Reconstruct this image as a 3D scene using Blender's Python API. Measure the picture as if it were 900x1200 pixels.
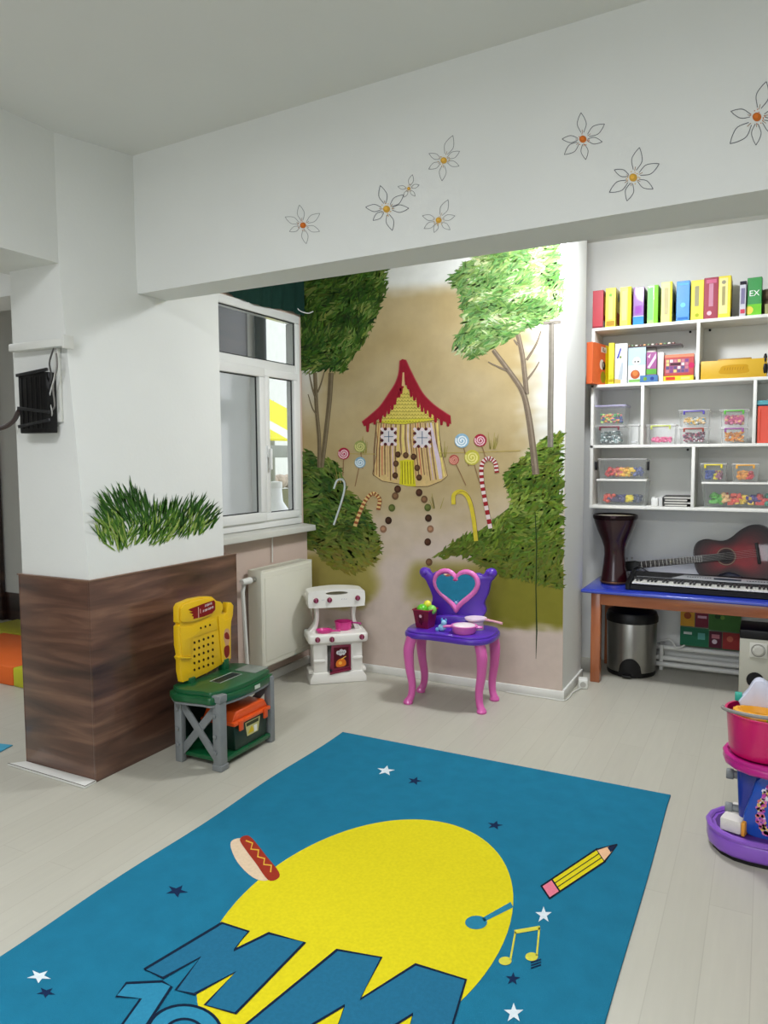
import bpy, bmesh, math, random
from mathutils import Vector, Matrix
for o in list(bpy.data.objects): bpy.data.objects.remove(o)
S = bpy.context.scene
COL = S.collection
random.seed(7)
PI = math.pi
R = math.radians

# ------------------------------------------------------------------ camera
FPX, YAW, PIT, ROLL = 866.0, .478, .0744, -.006
EYE = Vector((0, 0, 1.5))
_f = Vector((-math.sin(YAW)*math.cos(PIT), math.cos(YAW)*math.cos(PIT), -math.sin(PIT)))
_r0 = Vector((math.cos(YAW), math.sin(YAW), 0)); _u0 = _r0.cross(_f)
_r = _r0*math.cos(ROLL) + _u0*math.sin(ROLL); _u = -_r0*math.sin(ROLL) + _u0*math.cos(ROLL)
cd = bpy.data.cameras.new('camera'); cam = bpy.data.objects.new('camera', cd); COL.objects.link(cam)
cd.sensor_fit = 'HORIZONTAL'; cd.sensor_width = 36; cd.lens = FPX*36/900; cd.clip_start = .05
cam.matrix_world = Matrix(((_r.x, _u.x, -_f.x, EYE.x), (_r.y, _u.y, -_f.y, EYE.y), (_r.z, _u.z, -_f.z, EYE.z), (0, 0, 0, 1)))
S.camera = cam
def hit(px, py, ax, v):
    """a measured point of the photograph carried onto the real plane ax = v"""
    d = _f + _r*((px-450)/FPX) - _u*((py-600)/FPX); i = 'xyz'.index(ax)
    return EYE + d*((v-EYE[i])/d[i])
def project(p):
    q = Vector(p)-EYE; k = q.dot(_f)
    return 450+FPX*q.dot(_r)/k, 600-FPX*q.dot(_u)/k

# ------------------------------------------------------------------ world, light, exposure
S.view_settings.view_transform = 'Standard'; S.view_settings.look = 'None'
S.view_settings.gamma = 1; S.view_settings.use_curve_mapping = False
S.view_settings.exposure = 0.0
w = bpy.data.worlds.new('sky'); S.world = w; w.use_nodes = True
w.node_tree.nodes['Background'].inputs[0].default_value = (.86, .93, 1, 1)
w.node_tree.nodes['Background'].inputs[1].default_value = 1.6
def point_lamp(name, loc, power, radius, col=(1, .97, .92)):
    l = bpy.data.lights.new(name, 'POINT'); l.energy = power; l.shadow_soft_size = radius; l.color = col
    o = bpy.data.objects.new(name, l); o.location = loc; COL.objects.link(o); return o
def area_lamp(name, loc, power, sx, sy, col=(1, .97, .92)):
    l = bpy.data.lights.new(name, 'AREA'); l.energy = power; l.shape = 'RECTANGLE'; l.size = sx; l.size_y = sy; l.color = col
    o = bpy.data.objects.new(name, l); o.location = loc; COL.objects.link(o); return o
LC = (.965, .99, 1.05)
point_lamp('bay_lamp_light', (-.90, 4.05, 2.84), 34, .10, LC)
area_lamp('bay_lamp_panel', (-.90, 4.05, 2.93), 35, .34, .34, LC)
area_lamp('front_lamp_light', (-.2, .1, 2.87), 42, .6, .6, LC)
area_lamp('front_lamp_light', (-1.9, .3, 2.87), 39, .6, .6, LC)
area_lamp('side_lamp_light', (-5.0, 2.6, 2.90), 95, .5, .5, LC)
rw = area_lamp('added_rear_fill', (-.9, -2.42, 1.65), 28, 2.4, 1.4, (.95, .99, 1.07)); rw.rotation_euler = (R(90), 0, 0)  # added fill lamp behind the camera, lifts the walls and the beam

# ------------------------------------------------------------------ helpers
def lin(v):
    v /= 255.0
    return v/12.92 if v <= .04045 else ((v+.055)/1.055)**2.4
def rgb(*c): return (lin(c[0]), lin(c[1]), lin(c[2]), 1)
def nodes(m): return m.node_tree.nodes, m.node_tree.links
def mat(name, c, rough=.5, metal=0, bump=0, bscale=200, var=0, vscale=6, alpha=1, coat=0, spec=.5, emit=0, trans=0):
    m = bpy.data.materials.new(name); m.use_nodes = True
    n, l = nodes(m); b = n['Principled BSDF']
    b.inputs['Base Color'].default_value = rgb(*c); b.inputs['Roughness'].default_value = rough
    b.inputs['Metallic'].default_value = metal; b.inputs['Alpha'].default_value = alpha
    b.inputs['Coat Weight'].default_value = coat; b.inputs['Specular IOR Level'].default_value = spec
    b.inputs['Transmission Weight'].default_value = trans
    if emit:
        b.inputs['Emission Color'].default_value = rgb(*c); b.inputs['Emission Strength'].default_value = emit
    tc = n.new('ShaderNodeTexCoord')
    if var:
        nz = n.new('ShaderNodeTexNoise'); nz.inputs['Scale'].default_value = vscale; nz.inputs['Detail'].default_value = 4
        l.new(tc.outputs['Object'], nz.inputs['Vector'])
        mx = n.new('ShaderNodeMix'); mx.data_type = 'RGBA'
        c2 = rgb(*[max(0, min(255, k*(1-var))) for k in c]); c1 = rgb(*[min(255, k*(1+var*.5)) for k in c])
        mx.inputs[6].default_value = c2; mx.inputs[7].default_value = c1
        l.new(nz.outputs['Fac'], mx.inputs[0]); l.new(mx.outputs[2], b.inputs['Base Color'])
    if bump:
        nb = n.new('ShaderNodeTexNoise'); nb.inputs['Scale'].default_value = bscale
        l.new(tc.outputs['Object'], nb.inputs['Vector'])
        bp = n.new('ShaderNodeBump'); bp.inputs['Strength'].default_value = bump; bp.inputs['Distance'].default_value = .004
        l.new(nb.outputs['Fac'], bp.inputs['Height']); l.new(bp.outputs['Normal'], b.inputs['Normal'])
    return m
_pc = {}
def plastic(r, g, b, rough=.35):
    k = (r, g, b, rough)
    if k not in _pc: _pc[k] = mat('plastic', (r, g, b), rough, var=.04, vscale=15, coat=.15)
    return _pc[k]
def clear(name, c, a, rough=.15):
    m = bpy.data.materials.new(name); m.use_nodes = True; n, l = nodes(m)
    n.remove(n['Principled BSDF'])
    t = n.new('ShaderNodeBsdfTransparent'); g = n.new('ShaderNodeBsdfPrincipled')
    g.inputs['Base Color'].default_value = rgb(*c); g.inputs['Roughness'].default_value = rough
    mx = n.new('ShaderNodeMixShader'); fr = n.new('ShaderNodeFresnel'); fr.inputs[0].default_value = 1.35
    ad = n.new('ShaderNodeMath'); ad.operation = 'ADD'; ad.use_clamp = True; ad.inputs[1].default_value = a
    ge = n.new('ShaderNodeNewGeometry'); iv = n.new('ShaderNodeMath'); iv.operation = 'SUBTRACT'; iv.inputs[0].default_value = 1
    mu = n.new('ShaderNodeMath'); mu.operation = 'MULTIPLY'; l.new(ge.outputs['Backfacing'], iv.inputs[1])
    l.new(fr.outputs[0], ad.inputs[0]); l.new(ad.outputs[0], mu.inputs[0]); l.new(iv.outputs[0], mu.inputs[1]); l.new(mu.outputs[0], mx.inputs[0])
    l.new(t.outputs[0], mx.inputs[1]); l.new(g.outputs[0], mx.inputs[2]); l.new(mx.outputs[0], n['Material Output'].inputs[0])
    return m
def paint_mat(name, rough=.75, noise=.10, nscale=30, bump=0, bscale=300):
    m = bpy.data.materials.new(name); m.use_nodes = True; n, l = nodes(m); b = n['Principled BSDF']
    b.inputs['Roughness'].default_value = rough; b.inputs['Specular IOR Level'].default_value = .2
    a = n.new('ShaderNodeAttribute'); a.attribute_name = 'Col'
    nz = n.new('ShaderNodeTexNoise'); nz.inputs['Scale'].default_value = nscale; nz.inputs['Detail'].default_value = 5
    tc = n.new('ShaderNodeTexCoord'); l.new(tc.outputs['Object'], nz.inputs['Vector'])
    mr = n.new('ShaderNodeMapRange'); mr.inputs['From Min'].default_value = .3; mr.inputs['From Max'].default_value = .7
    mr.inputs['To Min'].default_value = 1-noise; mr.inputs['To Max'].default_value = 1+noise
    l.new(nz.outputs['Fac'], mr.inputs['Value'])
    mx = n.new('ShaderNodeVectorMath'); mx.operation = 'SCALE'
    l.new(a.outputs['Color'], mx.inputs[0]); l.new(mr.outputs[0], mx.inputs['Scale']); l.new(mx.outputs[0], b.inputs['Base Color'])
    if bump:
        nb = n.new('ShaderNodeTexNoise'); nb.inputs['Scale'].default_value = bscale
        l.new(tc.outputs['Object'], nb.inputs['Vector'])
        bp = n.new('ShaderNodeBump'); bp.inputs['Strength'].default_value = bump; bp.inputs['Distance'].default_value = .004
        l.new(nb.outputs['Fac'], bp.inputs['Height']); l.new(bp.outputs['Normal'], b.inputs['Normal'])
    return m

class MB:
    def __init__(s): s.bm = bmesh.new(); s.M = Matrix()
    def _add(s, b, mi=0):
        if mi:
            for f in b.faces: f.material_index = mi
        b.transform(s.M); t = bpy.data.meshes.new('t'); b.to_mesh(t); b.free(); s.bm.from_mesh(t); bpy.data.meshes.remove(t); return s
    def box(s, x0, x1, y0, y1, z0, z1, bev=0, seg=2, mi=0, rz=0, rx=0, ry=0):
        b = bmesh.new(); bmesh.ops.create_cube(b, size=1)
        for v in b.verts: v.co = Vector((v.co.x*(x1-x0), v.co.y*(y1-y0), v.co.z*(z1-z0)))
        if bev: bmesh.ops.bevel(b, geom=list(b.edges), offset=bev, segments=seg, affect='EDGES', profile=.5)
        b.transform(Matrix.Translation(((x0+x1)/2, (y0+y1)/2, (z0+z1)/2)) @ Matrix.Rotation(rz, 4, 'Z') @ Matrix.Rotation(ry, 4, 'Y') @ Matrix.Rotation(rx, 4, 'X'))
        return s._add(b, mi)
    def cyl(s, p0, p1, r0, r1=None, seg=20, mi=0, bev=0):
        r1 = r0 if r1 is None else r1; p0 = Vector(p0); p1 = Vector(p1); d = p1-p0
        b = bmesh.new(); bmesh.ops.create_cone(b, cap_ends=True, segments=seg, radius1=r0, radius2=r1, depth=d.length)
        if bev:
            es = [e for e in b.edges if abs(e.verts[0].co.z-e.verts[1].co.z) < 1e-6]
            bmesh.ops.bevel(b, geom=es, offset=bev, segments=2, affect='EDGES', profile=.5)
        b.transform(Matrix.Translation((p0+p1)/2) @ d.to_track_quat('Z', 'Y').to_matrix().to_4x4())
        return s._add(b, mi)
    def sphere(s, c, r, seg=16, mi=0, rz=0):
        if not hasattr(r, '__len__'): r = (r, r, r)
        b = bmesh.new(); bmesh.ops.create_uvsphere(b, u_segments=seg, v_segments=max(6, seg//2), radius=1)
        b.transform(Matrix.Translation(c) @ Matrix.Rotation(rz, 4, 'Z') @ Matrix.Diagonal((*r, 1)))
        return s._add(b, mi)
    def lathe(s, prof, c=(0, 0, 0), seg=32, mi=0, sx=1, sy=1):
        b = bmesh.new(); rings = []
        for r, z in prof:
            if r <= 1e-6: rings.append([b.verts.new((c[0], c[1], c[2]+z))])
            else: rings.append([b.verts.new((c[0]+sx*r*math.cos(2*PI*k/seg), c[1]+sy*r*math.sin(2*PI*k/seg), c[2]+z)) for k in range(seg)])
        for A, B in zip(rings, rings[1:]):
            if len(A) == 1 and len(B) == 1: continue
            for k in range(seg):
                k2 = (k+1) % seg
                if len(A) == 1: b.faces.new((A[0], B[k2], B[k]))
                elif len(B) == 1: b.faces.new((A[k], A[k2], B[0]))
                else: b.faces.new((A[k], A[k2], B[k2], B[k]))
        bmesh.ops.recalc_face_normals(b, faces=list(b.faces))
        return s._add(b, mi)
    def tube(s, pts, r, seg=8, closed=False, mi=0):
        pts = [Vector(p) for p in pts]; n = len(pts); b = bmesh.new(); rings = []
        rr = r if hasattr(r, '__len__') else [r]*n
        up = None
        for i, p in enumerate(pts):
            if closed: d = pts[(i+1) % n]-pts[i-1]
            else: d = pts[min(i+1, n-1)]-pts[max(i-1, 0)]
            d.normalize()
            if up is None: up = d.orthogonal().normalized()
            up = (up-d*up.dot(d)).normalized(); sd = d.cross(up)
            rings.append([b.verts.new(p+(up*math.cos(2*PI*k/seg)+sd*math.sin(2*PI*k/seg))*rr[i]) for k in range(seg)])
        for i in range(n if closed else n-1):
            A, B = rings[i], rings[(i+1) % n]
            for k in range(seg): b.faces.new((A[k], A[(k+1) % seg], B[(k+1) % seg], B[k]))
        if not closed: b.faces.new(rings[0][::-1]); b.faces.new(rings[-1])
        bmesh.ops.recalc_face_normals(b, faces=list(b.faces))
        return s._add(b, mi)
    def prism(s, pts, ax, lo, hi, bev=0, seg=2, mi=0, holes=()):
        """outline in the plane across ax ('x': (y,z), 'y': (x,z), 'z': (x,y)), from lo to hi; holes by bridging fill"""
        def P(p, h): return {'x': (h, p[0], p[1]), 'y': (p[0], h, p[1]), 'z': (p[0], p[1], h)}[ax]
        b = bmesh.new()
        if not holes:
            v = [b.verts.new(P(p, lo)) for p in pts]; f = b.faces.new(v)
            b.normal_update()
            ret = bmesh.ops.extrude_face_region(b, geom=[f])
            d = Vector(P((0, 0), hi-lo))
            bmesh.ops.translate(b, verts=[q for q in ret['geom'] if isinstance(q, bmesh.types.BMVert)], vec=d)
            bmesh.ops.recalc_face_normals(b, faces=list(b.faces))
            if bev:
                es = [e for e in b.edges if len(e.link_faces) == 2 and max(len(f.verts) for f in e.link_faces) == len(pts) and len(pts) > 4 or bev and len(pts) <= 4]
                bmesh.ops.bevel(b, geom=es, offset=bev, segments=seg, affect='EDGES', profile=.5)
        else:
            for h in (lo, hi):
                es = []
                for loop in [pts]+list(holes):
                    vs = [b.verts.new(P(p, h)) for p in loop]
                    es += [b.edges.new((vs[i], vs[(i+1) % len(vs)])) for i in range(len(vs))]
                bmesh.ops.triangle_fill(b, edges=es, use_beauty=True, use_dissolve=False)
            for loop in [pts]+list(holes):
                A = [b.verts.new(P(p, lo)) for p in loop]; B = [b.verts.new(P(p, hi)) for p in loop]
                for i in range(len(loop)):
                    j = (i+1) % len(loop); b.faces.new((A[i], A[j], B[j], B[i]))
            bmesh.ops.remove_doubles(b, verts=list(b.verts), dist=1e-6)
            bmesh.ops.recalc_face_normals(b, faces=list(b.faces))
        return s._add(b, mi)
    def build(s, name, mats, parent=None, loc=None, smooth=40):
        me = bpy.data.meshes.new(name); s.bm.to_mesh(me); s.bm.free()
        for m in (mats if isinstance(mats, (list, tuple)) else [mats]): me.materials.append(m)
        for p in me.polygons: p.use_smooth = True
        me.set_sharp_from_angle(angle=R(smooth))
        o = bpy.data.objects.new(name, me); COL.objects.link(o)
        if parent: o.parent = parent
        if loc: o.location = loc
        return o

class Paint:
    """flat coloured shapes that are really painted or printed on a surface; fn(u, v, off) gives the point"""
    def __init__(s, fn, step=.0005): s.fn = fn; s.v = []; s.f = []; s.c = []; s.step = step
    def poly(s, pts, c, L=1):
        i = len(s.v); s.v += [tuple(s.fn(p[0], p[1], s.step*L)) for p in pts]
        s.f.append(tuple(range(i, i+len(pts)))); s.c.append(rgb(*c)); return s
    def rect(s, x0, y0, x1, y1, c, L=1): return s.poly([(x0, y0), (x1, y0), (x1, y1), (x0, y1)], c, L)
    def disc(s, x, y, r, c, L=1, ry=None, n=20, a0=0): 
        ry = r if ry is None else ry
        return s.poly([(x+r*math.cos(2*PI*k/n+a0), y+ry*math.sin(2*PI*k/n+a0)) for k in range(n)], c, L)
    def line(s, pts, wd, c, L=1, closed=False):
        pts = [Vector((p[0], p[1])) for p in pts]
        if closed: pts = pts+[pts[0]]
        ws = wd if hasattr(wd, '__len__') else [wd]*len(pts)
        n = len(pts); off = []
        for i in range(n):
            a = pts[i-1] if i else (pts[n-2] if closed else pts[0]); b = pts[min(i+1, n-1) if not (closed and i == n-1) else 1]
            d = b-a
            if d.length < 1e-9: d = Vector((1, 0))
            d.normalize(); off.append(Vector((-d.y, d.x))*ws[i]/2)
        for i in range(n-1):
            s.poly([pts[i]-off[i], pts[i+1]-off[i+1], pts[i+1]+off[i+1], pts[i]+off[i]], c, L)
        return s
    def build(s, name, m, parent=None):
        me = bpy.data.meshes.new(name); me.from_pydata(s.v, [], s.f)
        at = me.color_attributes.new('Col', 'FLOAT_COLOR', 'CORNER'); k = 0
        for f, c in zip(s.f, s.c):
            for _ in f: at.data[k].color = c; k += 1
        me.materials.append(m); o = bpy.data.objects.new(name, me); COL.objects.link(o)
        if parent: o.parent = parent
        return o

def tag(o, label, cat, group=None, kind=None):
    o['label'] = label; o['category'] = cat
    if group: o['group'] = group
    if kind: o['kind'] = kind
    return o
def struct(o): o['kind'] = 'structure'; return o
def thing(name, label, cat, loc=(0, 0, 0), rz=0, group=None):
    o = bpy.data.objects.new(name, None); o.empty_display_size = .1; COL.objects.link(o)
    o.location = loc; o.rotation_euler = (0, 0, rz); return tag(o, label, cat, group)
def text_obj(txt, size, m, name, parent, mtx, shear=0, ext=0.0006):
    cu = bpy.data.curves.new('t', 'FONT'); cu.body = txt; cu.size = size; cu.align_x = 'CENTER'; cu.align_y = 'CENTER'; cu.extrude = ext; cu.shear = shear
    t = bpy.data.objects.new('t', cu); COL.objects.link(t)
    bpy.context.view_layer.update()
    me = bpy.data.meshes.new_from_object(t.evaluated_get(bpy.context.evaluated_depsgraph_get()))
    bpy.data.objects.remove(t); bpy.data.curves.remove(cu)
    me.materials.clear(); me.materials.append(m); me.transform(mtx)
    o = bpy.data.objects.new(name, me); COL.objects.link(o); o.parent = parent; return o
def inside(p, poly):
    x, y = p; c = False; j = len(poly)-1
    for i in range(len(poly)):
        xi, yi = poly[i]; xj, yj = poly[j]
        if (yi > y) != (yj > y) and x < (xj-xi)*(y-yi)/(yj-yi)+xi: c = not c
        j = i
    return c
def smooth_loop(pts, n=4):
    """closed Catmull-Rom through pts"""
    out = []; m = len(pts)
    for i in range(m):
        p0, p1, p2, p3 = [Vector(pts[(i+k-1) % m]) for k in range(4)]
        for q in range(n):
            t = q/n; out.append(tuple(.5*((2*p1)+(p2-p0)*t+(2*p0-5*p1+4*p2-p3)*t*t+(3*p1-p0-3*p2+p3)*t**3)))
    return out
def smooth_path(pts, n=5):
    pts = [Vector(p) for p in pts]; P = [pts[0]*2-pts[1]]+pts+[pts[-1]*2-pts[-2]]; out = []
    for i in range(1, len(P)-2):
        p0, p1, p2, p3 = P[i-1:i+3]
        for q in range(n):
            t = q/n; out.append(.5*((2*p1)+(p2-p0)*t+(2*p0-5*p1+4*p2-p3)*t*t+(3*p1-p0-3*p2+p3)*t**3))
    return out+[pts[-1]]

# ------------------------------------------------------------------ materials of the room
M_white = mat('white_paint', (226, 227, 222), .85, bump=.12, bscale=60, var=.03, vscale=2)
M_ceil = mat('ceiling_paint', (222, 222, 217), .9, bump=.08, bscale=40, var=.02, vscale=2)
M_pink = mat('pale_pink_paint', (205, 184, 170), .85, bump=.12, bscale=60, var=.05, vscale=4)
M_trim = mat('white_trim', (222, 222, 215), .5, var=.03)
M_pvc = mat('white_pvc', (232, 233, 230), .3, coat=.2)
M_paint = paint_mat('wall_paint_marks')
M_print = paint_mat('printed_card', .45, .05)
M_rugprint = paint_mat('rug_print', .95, .06, 90, .3, 500)
M_steel = mat('brushed_steel', (176, 174, 168), .35, metal=1, var=.08, vscale=30)
M_black = mat('black_plastic', (14, 13, 14), .42, var=.1, spec=.3)
def wood_mat(name, c1, c2, c3, sc=(.7, .7, 6), rough=.3, coat=.3, k=2.4):
    m = bpy.data.materials.new(name); m.use_nodes = True; n, l = nodes(m); b = n['Principled BSDF']
    tc = n.new('ShaderNodeTexCoord'); mp = n.new('ShaderNodeMapping'); mp.inputs['Scale'].default_value = sc
    nz = n.new('ShaderNodeTexNoise'); nz.inputs['Scale'].default_value = k; nz.inputs['Detail'].default_value = 8; nz.inputs['Distortion'].default_value = .6
    rp = n.new('ShaderNodeValToRGB'); e = rp.color_ramp.elements
    e[0].position = .3; e[0].color = rgb(*c1); e[1].position = .72; e[1].color = rgb(*c3); q = e.new(.52); q.color = rgb(*c2)
    l.new(tc.outputs['Object'], mp.inputs[0]); l.new(mp.outputs[0], nz.inputs['Vector']); l.new(nz.outputs['Fac'], rp.inputs[0]); l.new(rp.outputs[0], b.inputs['Base Color'])
    b.inputs['Roughness'].default_value = rough; b.inputs['Coat Weight'].default_value = coat
    return m
M_walnut = wood_mat('walnut_laminate', (56, 37, 31), (92, 63, 50), (128, 94, 74), coat=.35, rough=.28)
M_darkwood = wood_mat('dark_wood', (36, 22, 19), (52, 33, 28), (70, 47, 38))
M_beech = wood_mat('orange_beech', (150, 84, 50), (166, 96, 58), (178, 108, 68), sc=(1, 6, 6))
def floor_mat():
    m = bpy.data.materials.new('pale_laminate_planks'); m.use_nodes = True; n, l = nodes(m); b = n['Principled BSDF']
    tc = n.new('ShaderNodeTexCoord'); mp = n.new('ShaderNodeMapping'); mp.inputs['Rotation'].default_value = (0, 0, R(90))
    br = n.new('ShaderNodeTexBrick'); br.inputs['Scale'].default_value = 1; br.inputs['Brick Width'].default_value = 1.3; br.inputs['Row Height'].default_value = .13
    br.inputs['Mortar Size'].default_value = .0016; br.offset = .37
    br.inputs['Color1'].default_value = rgb(184, 181, 167); br.inputs['Color2'].default_value = rgb(180, 177, 163); br.inputs['Mortar'].default_value = rgb(172, 168, 154)
    mp2 = n.new('ShaderNodeMapping'); mp2.inputs['Scale'].default_value = (14, 1.2, 1)
    nz = n.new('ShaderNodeTexNoise'); nz.inputs['Scale'].default_value = 3; nz.inputs['Detail'].default_value = 8
    mr = n.new('ShaderNodeMapRange'); mr.inputs['To Min'].default_value = .93; mr.inputs['To Max'].default_value = 1.05
    sc = n.new('ShaderNodeVectorMath'); sc.operation = 'SCALE'
    l.new(tc.outputs['Object'], mp.inputs[0]); l.new(mp.outputs[0], br.inputs['Vector']); l.new(tc.outputs['Object'], mp2.inputs[0]); l.new(mp2.outputs[0], nz.inputs['Vector'])
    l.new(nz.outputs['Fac'], mr.inputs['Value']); l.new(br.outputs['Color'], sc.inputs[0]); l.new(mr.outputs[0], sc.inputs['Scale']); l.new(sc.outputs[0], b.inputs['Base Color'])
    b.inputs['Roughness'].default_value = .38; b.inputs['Specular IOR Level'].default_value = .4
    return m

# ------------------------------------------------------------------ the setting
XC, YC, YCB = -2.738, 2.352, 3.295        # column face, front, back
YM, XM = 4.464, -1.082                    # painted wall plane, its right end
XW = -2.97                                # window wall
YB = 5.5                                  # wall behind the shelf
BF, BB, BZ = 2.62, 2.845, 2.298           # beam front, back, underside
HC = 3.02
HF = 2.95                                 # ceiling of the front room
def bf(x): return 2.571-.05*(x+.02)       # beam front
def bb_(x): return 2.833-.0225*x           # beam back
struct(MB().box(-8, 2.6, -2.5, 6, -.1, 0).build('floor', floor_mat()))
cg = MB().box(-8, 2.6, 2.66, 6, HC, HC+.1); cg.prism([(-8, -2.5), (2.6, -2.5), (2.6, bf(2.6)+.05), (-2.8, bf(-2.8)+.05), (-8, bf(-2.8)+.05)], 'z', HF, HC+.1)
struct(cg.build('ceiling', M_ceil))
struct(MB().box(-8, -2.1, -2.6, -2.5, 0, HC).box(.3, 2.6, -2.6, -2.5, 0, HC).box(-2.1, .3, -2.6, -2.5, 0, .95).box(-2.1, .3, -2.6, -2.5, 2.35, HC).build('wall_rear', M_white))
q = MB().box(-2.1, .3, -2.56, -2.5, .95, 1.01, .004).box(-2.1, .3, -2.56, -2.5, 2.29, 2.35, .004)
for x in (-2.1, -1.32, -.54, .24): q.box(x, x+.06, -2.56, -2.5, 1.011, 2.289, .004)
struct(q.build('added_rear_frame', M_pvc))  # unseen frame made up to go with the added rear fill lamp
struct(MB().box(2.6, 2.7, -2.5, 6, 0, HC).build('wall_right', M_white))
struct(MB().box(-8.1, -8, -2.5, 4.6, 0, HC).build('wall_far_left', M_white))
struct(MB().box(-8, -4.2, 4.46, 4.6, 0, HC).box(-3.6, -3.2, 3.2, YCB, 0, HC).build('wall_left', M_white))
b = bmesh.new(); lv = []
for z, xf in ((0, XC), (.94, XC), (2.38, -2.862), (HC-.001, -2.862)):
    lv.append([b.verts.new(p) for p in ((-3.2, YC, z), (xf, YC, z), (XC, 2.75, z), (XC, YCB, z), (-3.2, YCB, z))])
for A, B_ in zip(lv, lv[1:]):
    for k in range(5): b.faces.new((A[k], A[(k+1) % 5], B_[(k+1) % 5], B_[k]))
b.faces.new(lv[0][::-1]); b.faces.new(lv[-1])
bmesh.ops.triangulate(b, faces=[f for f in b.faces if len(f.verts) == 4])
bmesh.ops.recalc_face_normals(b, faces=list(b.faces)); q = MB(); q._add(b); struct(q.build('wall_column', M_white, smooth=50))
# window wall with its opening
WY0, WY1, WZ0, WZ1 = 3.32, 4.43, 1.03, 2.49
ww = MB().box(XW-.07, XW, YCB, WY0, 0, HC).box(XW-.07, XW, WY1, YM, 0, HC).box(XW-.07, XW, WY0, WY1, WZ1, HC).box(XW-.07, XW+.03, WY0, WY1, 0, WZ0-.06)
ww.box(XW, XW+.03, YCB, WY0, 0, WZ0-.06).box(XW, XW+.03, WY1, YM, 0, WZ0-.06)
struct(ww.build('wall_window', M_pink))
struct(MB().box(XW-.07, XM, YM, YM+.15, 0, HC).build('wall_mural', M_pink))
struct(MB().box(XM-.15, XM, YM+.002, 4.98, 0, HC).build('wall_pillar', M_white))
struct(MB().box(XM-.45, XM-.3, YM+.1, YB, 0, HC).build('wall_recess', M_white))
struct(MB().box(XM-.45, 2.6, YB, YB+.1, 0, HC).build('wall_alcove', M_white))
struct(MB().prism([(-2.95, bf(-2.95)), (2.6, bf(2.6)), (2.6, bb_(2.6)), (-2.95, bb_(-2.95))], 'z', BZ, HC-.002).build('trim_beam', M_white))
struct(MB().box(-3.25, -2.8622, -2.5, YC+.05, 2.38, HF+.02).build('trim_side_beam', M_white))
struct(MB().box(-8, -3.2, YC+.3, YC+.55, 2.37, HC-.001).build('trim_cross_beam', M_white))
# wood cladding of the column
cl = MB().box(XC, XC+.014, YC-.014, 3.39, .0, .94, .002).box(-3.205, XC, YC-.014, YC, .0, .94, .002)
cl.box(-3.212, -3.2, YC-.014, YCB, 0, .94, .002)
struct(cl.build('trim_cladding', M_walnut))
struct(MB().box(-3.22, XC+.017, YC-.017, 3.39, .94, .946, .001).build('trim_cladding_edge', mat('wood_edge', (120, 92, 74), .5, var=.1)))
sk = [(-3.27, YC-.075), (XC+.02, YC-.085), (XC+.016, YC-.014), (-3.21, YC-.014)]
struct(MB().prism(sk, 'z', 0, .012, .003).build('trim_skirting', M_trim))
sk2 = MB().prism([(-3.27, YC-.075), (XC+.02, YC-.085), (XC+.02, YC-.081), (-3.266, YC-.071)], 'z', .012, .0128)
sk2.prism([(XC+.017, YC-.085), (XC+.021, YC-.085), (XC+.018, YC-.014), (XC+.014, YC-.014)], 'z', .012, .0128)
struct(sk2.build('trim_skirting_joint', mat('dark_gap', (90, 82, 74), .9)))
# baseboards
struct(MB().box(-2.94, XM+.015, YM-.014, YM, 0, .055, .004).build('baseboard_mural', M_trim))
struct(MB().box(XM, XM+.014, YM, 4.98, 0, .06, .004).build('baseboard_pillar', M_trim))
struct(MB().box(XW+.03, XW+.044, 3.39, YM-.016, 0, .06, .004).build('baseboard_window', M_trim))
# far-left room: timber dado, dark door
zd = hit(15, 695, 'y', 4.44).z
struct(MB().box(-8, -3.25, 4.44, 4.46, 0, zd, .003).build('trim_dado', M_darkwood))
xd = hit(3, 650, 'y', 4.43).x
dr = MB().box(xd-.95, xd, 4.40, 4.44, 0, 2.25, .004)
d1 = struct(dr.build('door_1', M_darkwood))
pm = MB()
for z0, z1 in ((.15, .95), (1.1, 2.1)): pm.box(xd-.8, xd-.15, 4.392, 4.402, z0, z1, .004)
pm.build('door_panel', M_darkwood, d1)
MB().cyl((xd-.08, 4.40, 1.02), (xd-.08, 4.35, 1.02), .01).cyl((xd-.08, 4.352, 1.02), (xd-.2, 4.352, 1.02), .009).build('door_handle', M_steel, d1)

# ------------------------------------------------------------------ window
def yw(px, py=500): return hit(px, py, 'x', XW).y
def zw(px, py): return hit(px, py, 'x', XW).z
fx0, fx1 = XW-.07, XW+.012
YJ = 3.985                                # mullion
wf = MB()
def rail(y0, y1, z0, z1, x0=fx0, x1=fx1): wf.box(x0, x1, y0, y1, z0, z1, .006)
rail(WY0, WY1, WZ1-.055, WZ1); rail(WY0, WY1, WZ0, WZ0+.06); rail(WY0, WY0+.055, WZ0+.061, WZ1-.056); rail(WY1-.055, WY1, WZ0+.061, WZ1-.056)
rail(WY0+.056, WY1-.056, 2.07, 2.14, fx0, fx1-.001); rail(YJ-.03, YJ+.03, WZ0+.061, 2.069, fx0, fx1-.001)
win = struct(wf.build('window_1', M_pvc))
wf = MB()
def sash(y0, y1, z0, z1, t, x0, x1):
    q = MB(); q.box(x0, x1, y0, y1, z1-t, z1, .005).box(x0, x1, y0, y1, z0, z0+t, .005).box(x0, x1, y0, y0+t, z0+t, z1-t, .005).box(x0, x1, y1-t, y1, z0+t, z1-t, .005); return q
sL = sash(WY0+.045, YJ+.005, WZ0+.05, 2.085, .06, XW-.03, XW+.03).build('sash', M_pvc, win)
sR = sash(YJ+.012, WY1-.045, WZ0+.05, 2.085, .05, XW-.03, XW+.024).build('sash', M_pvc, win)
M_seal = mat('black_rubber', (22, 22, 22), .6)
M_glass = clear('window_glass', (200, 215, 210), .05, .03)
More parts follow.
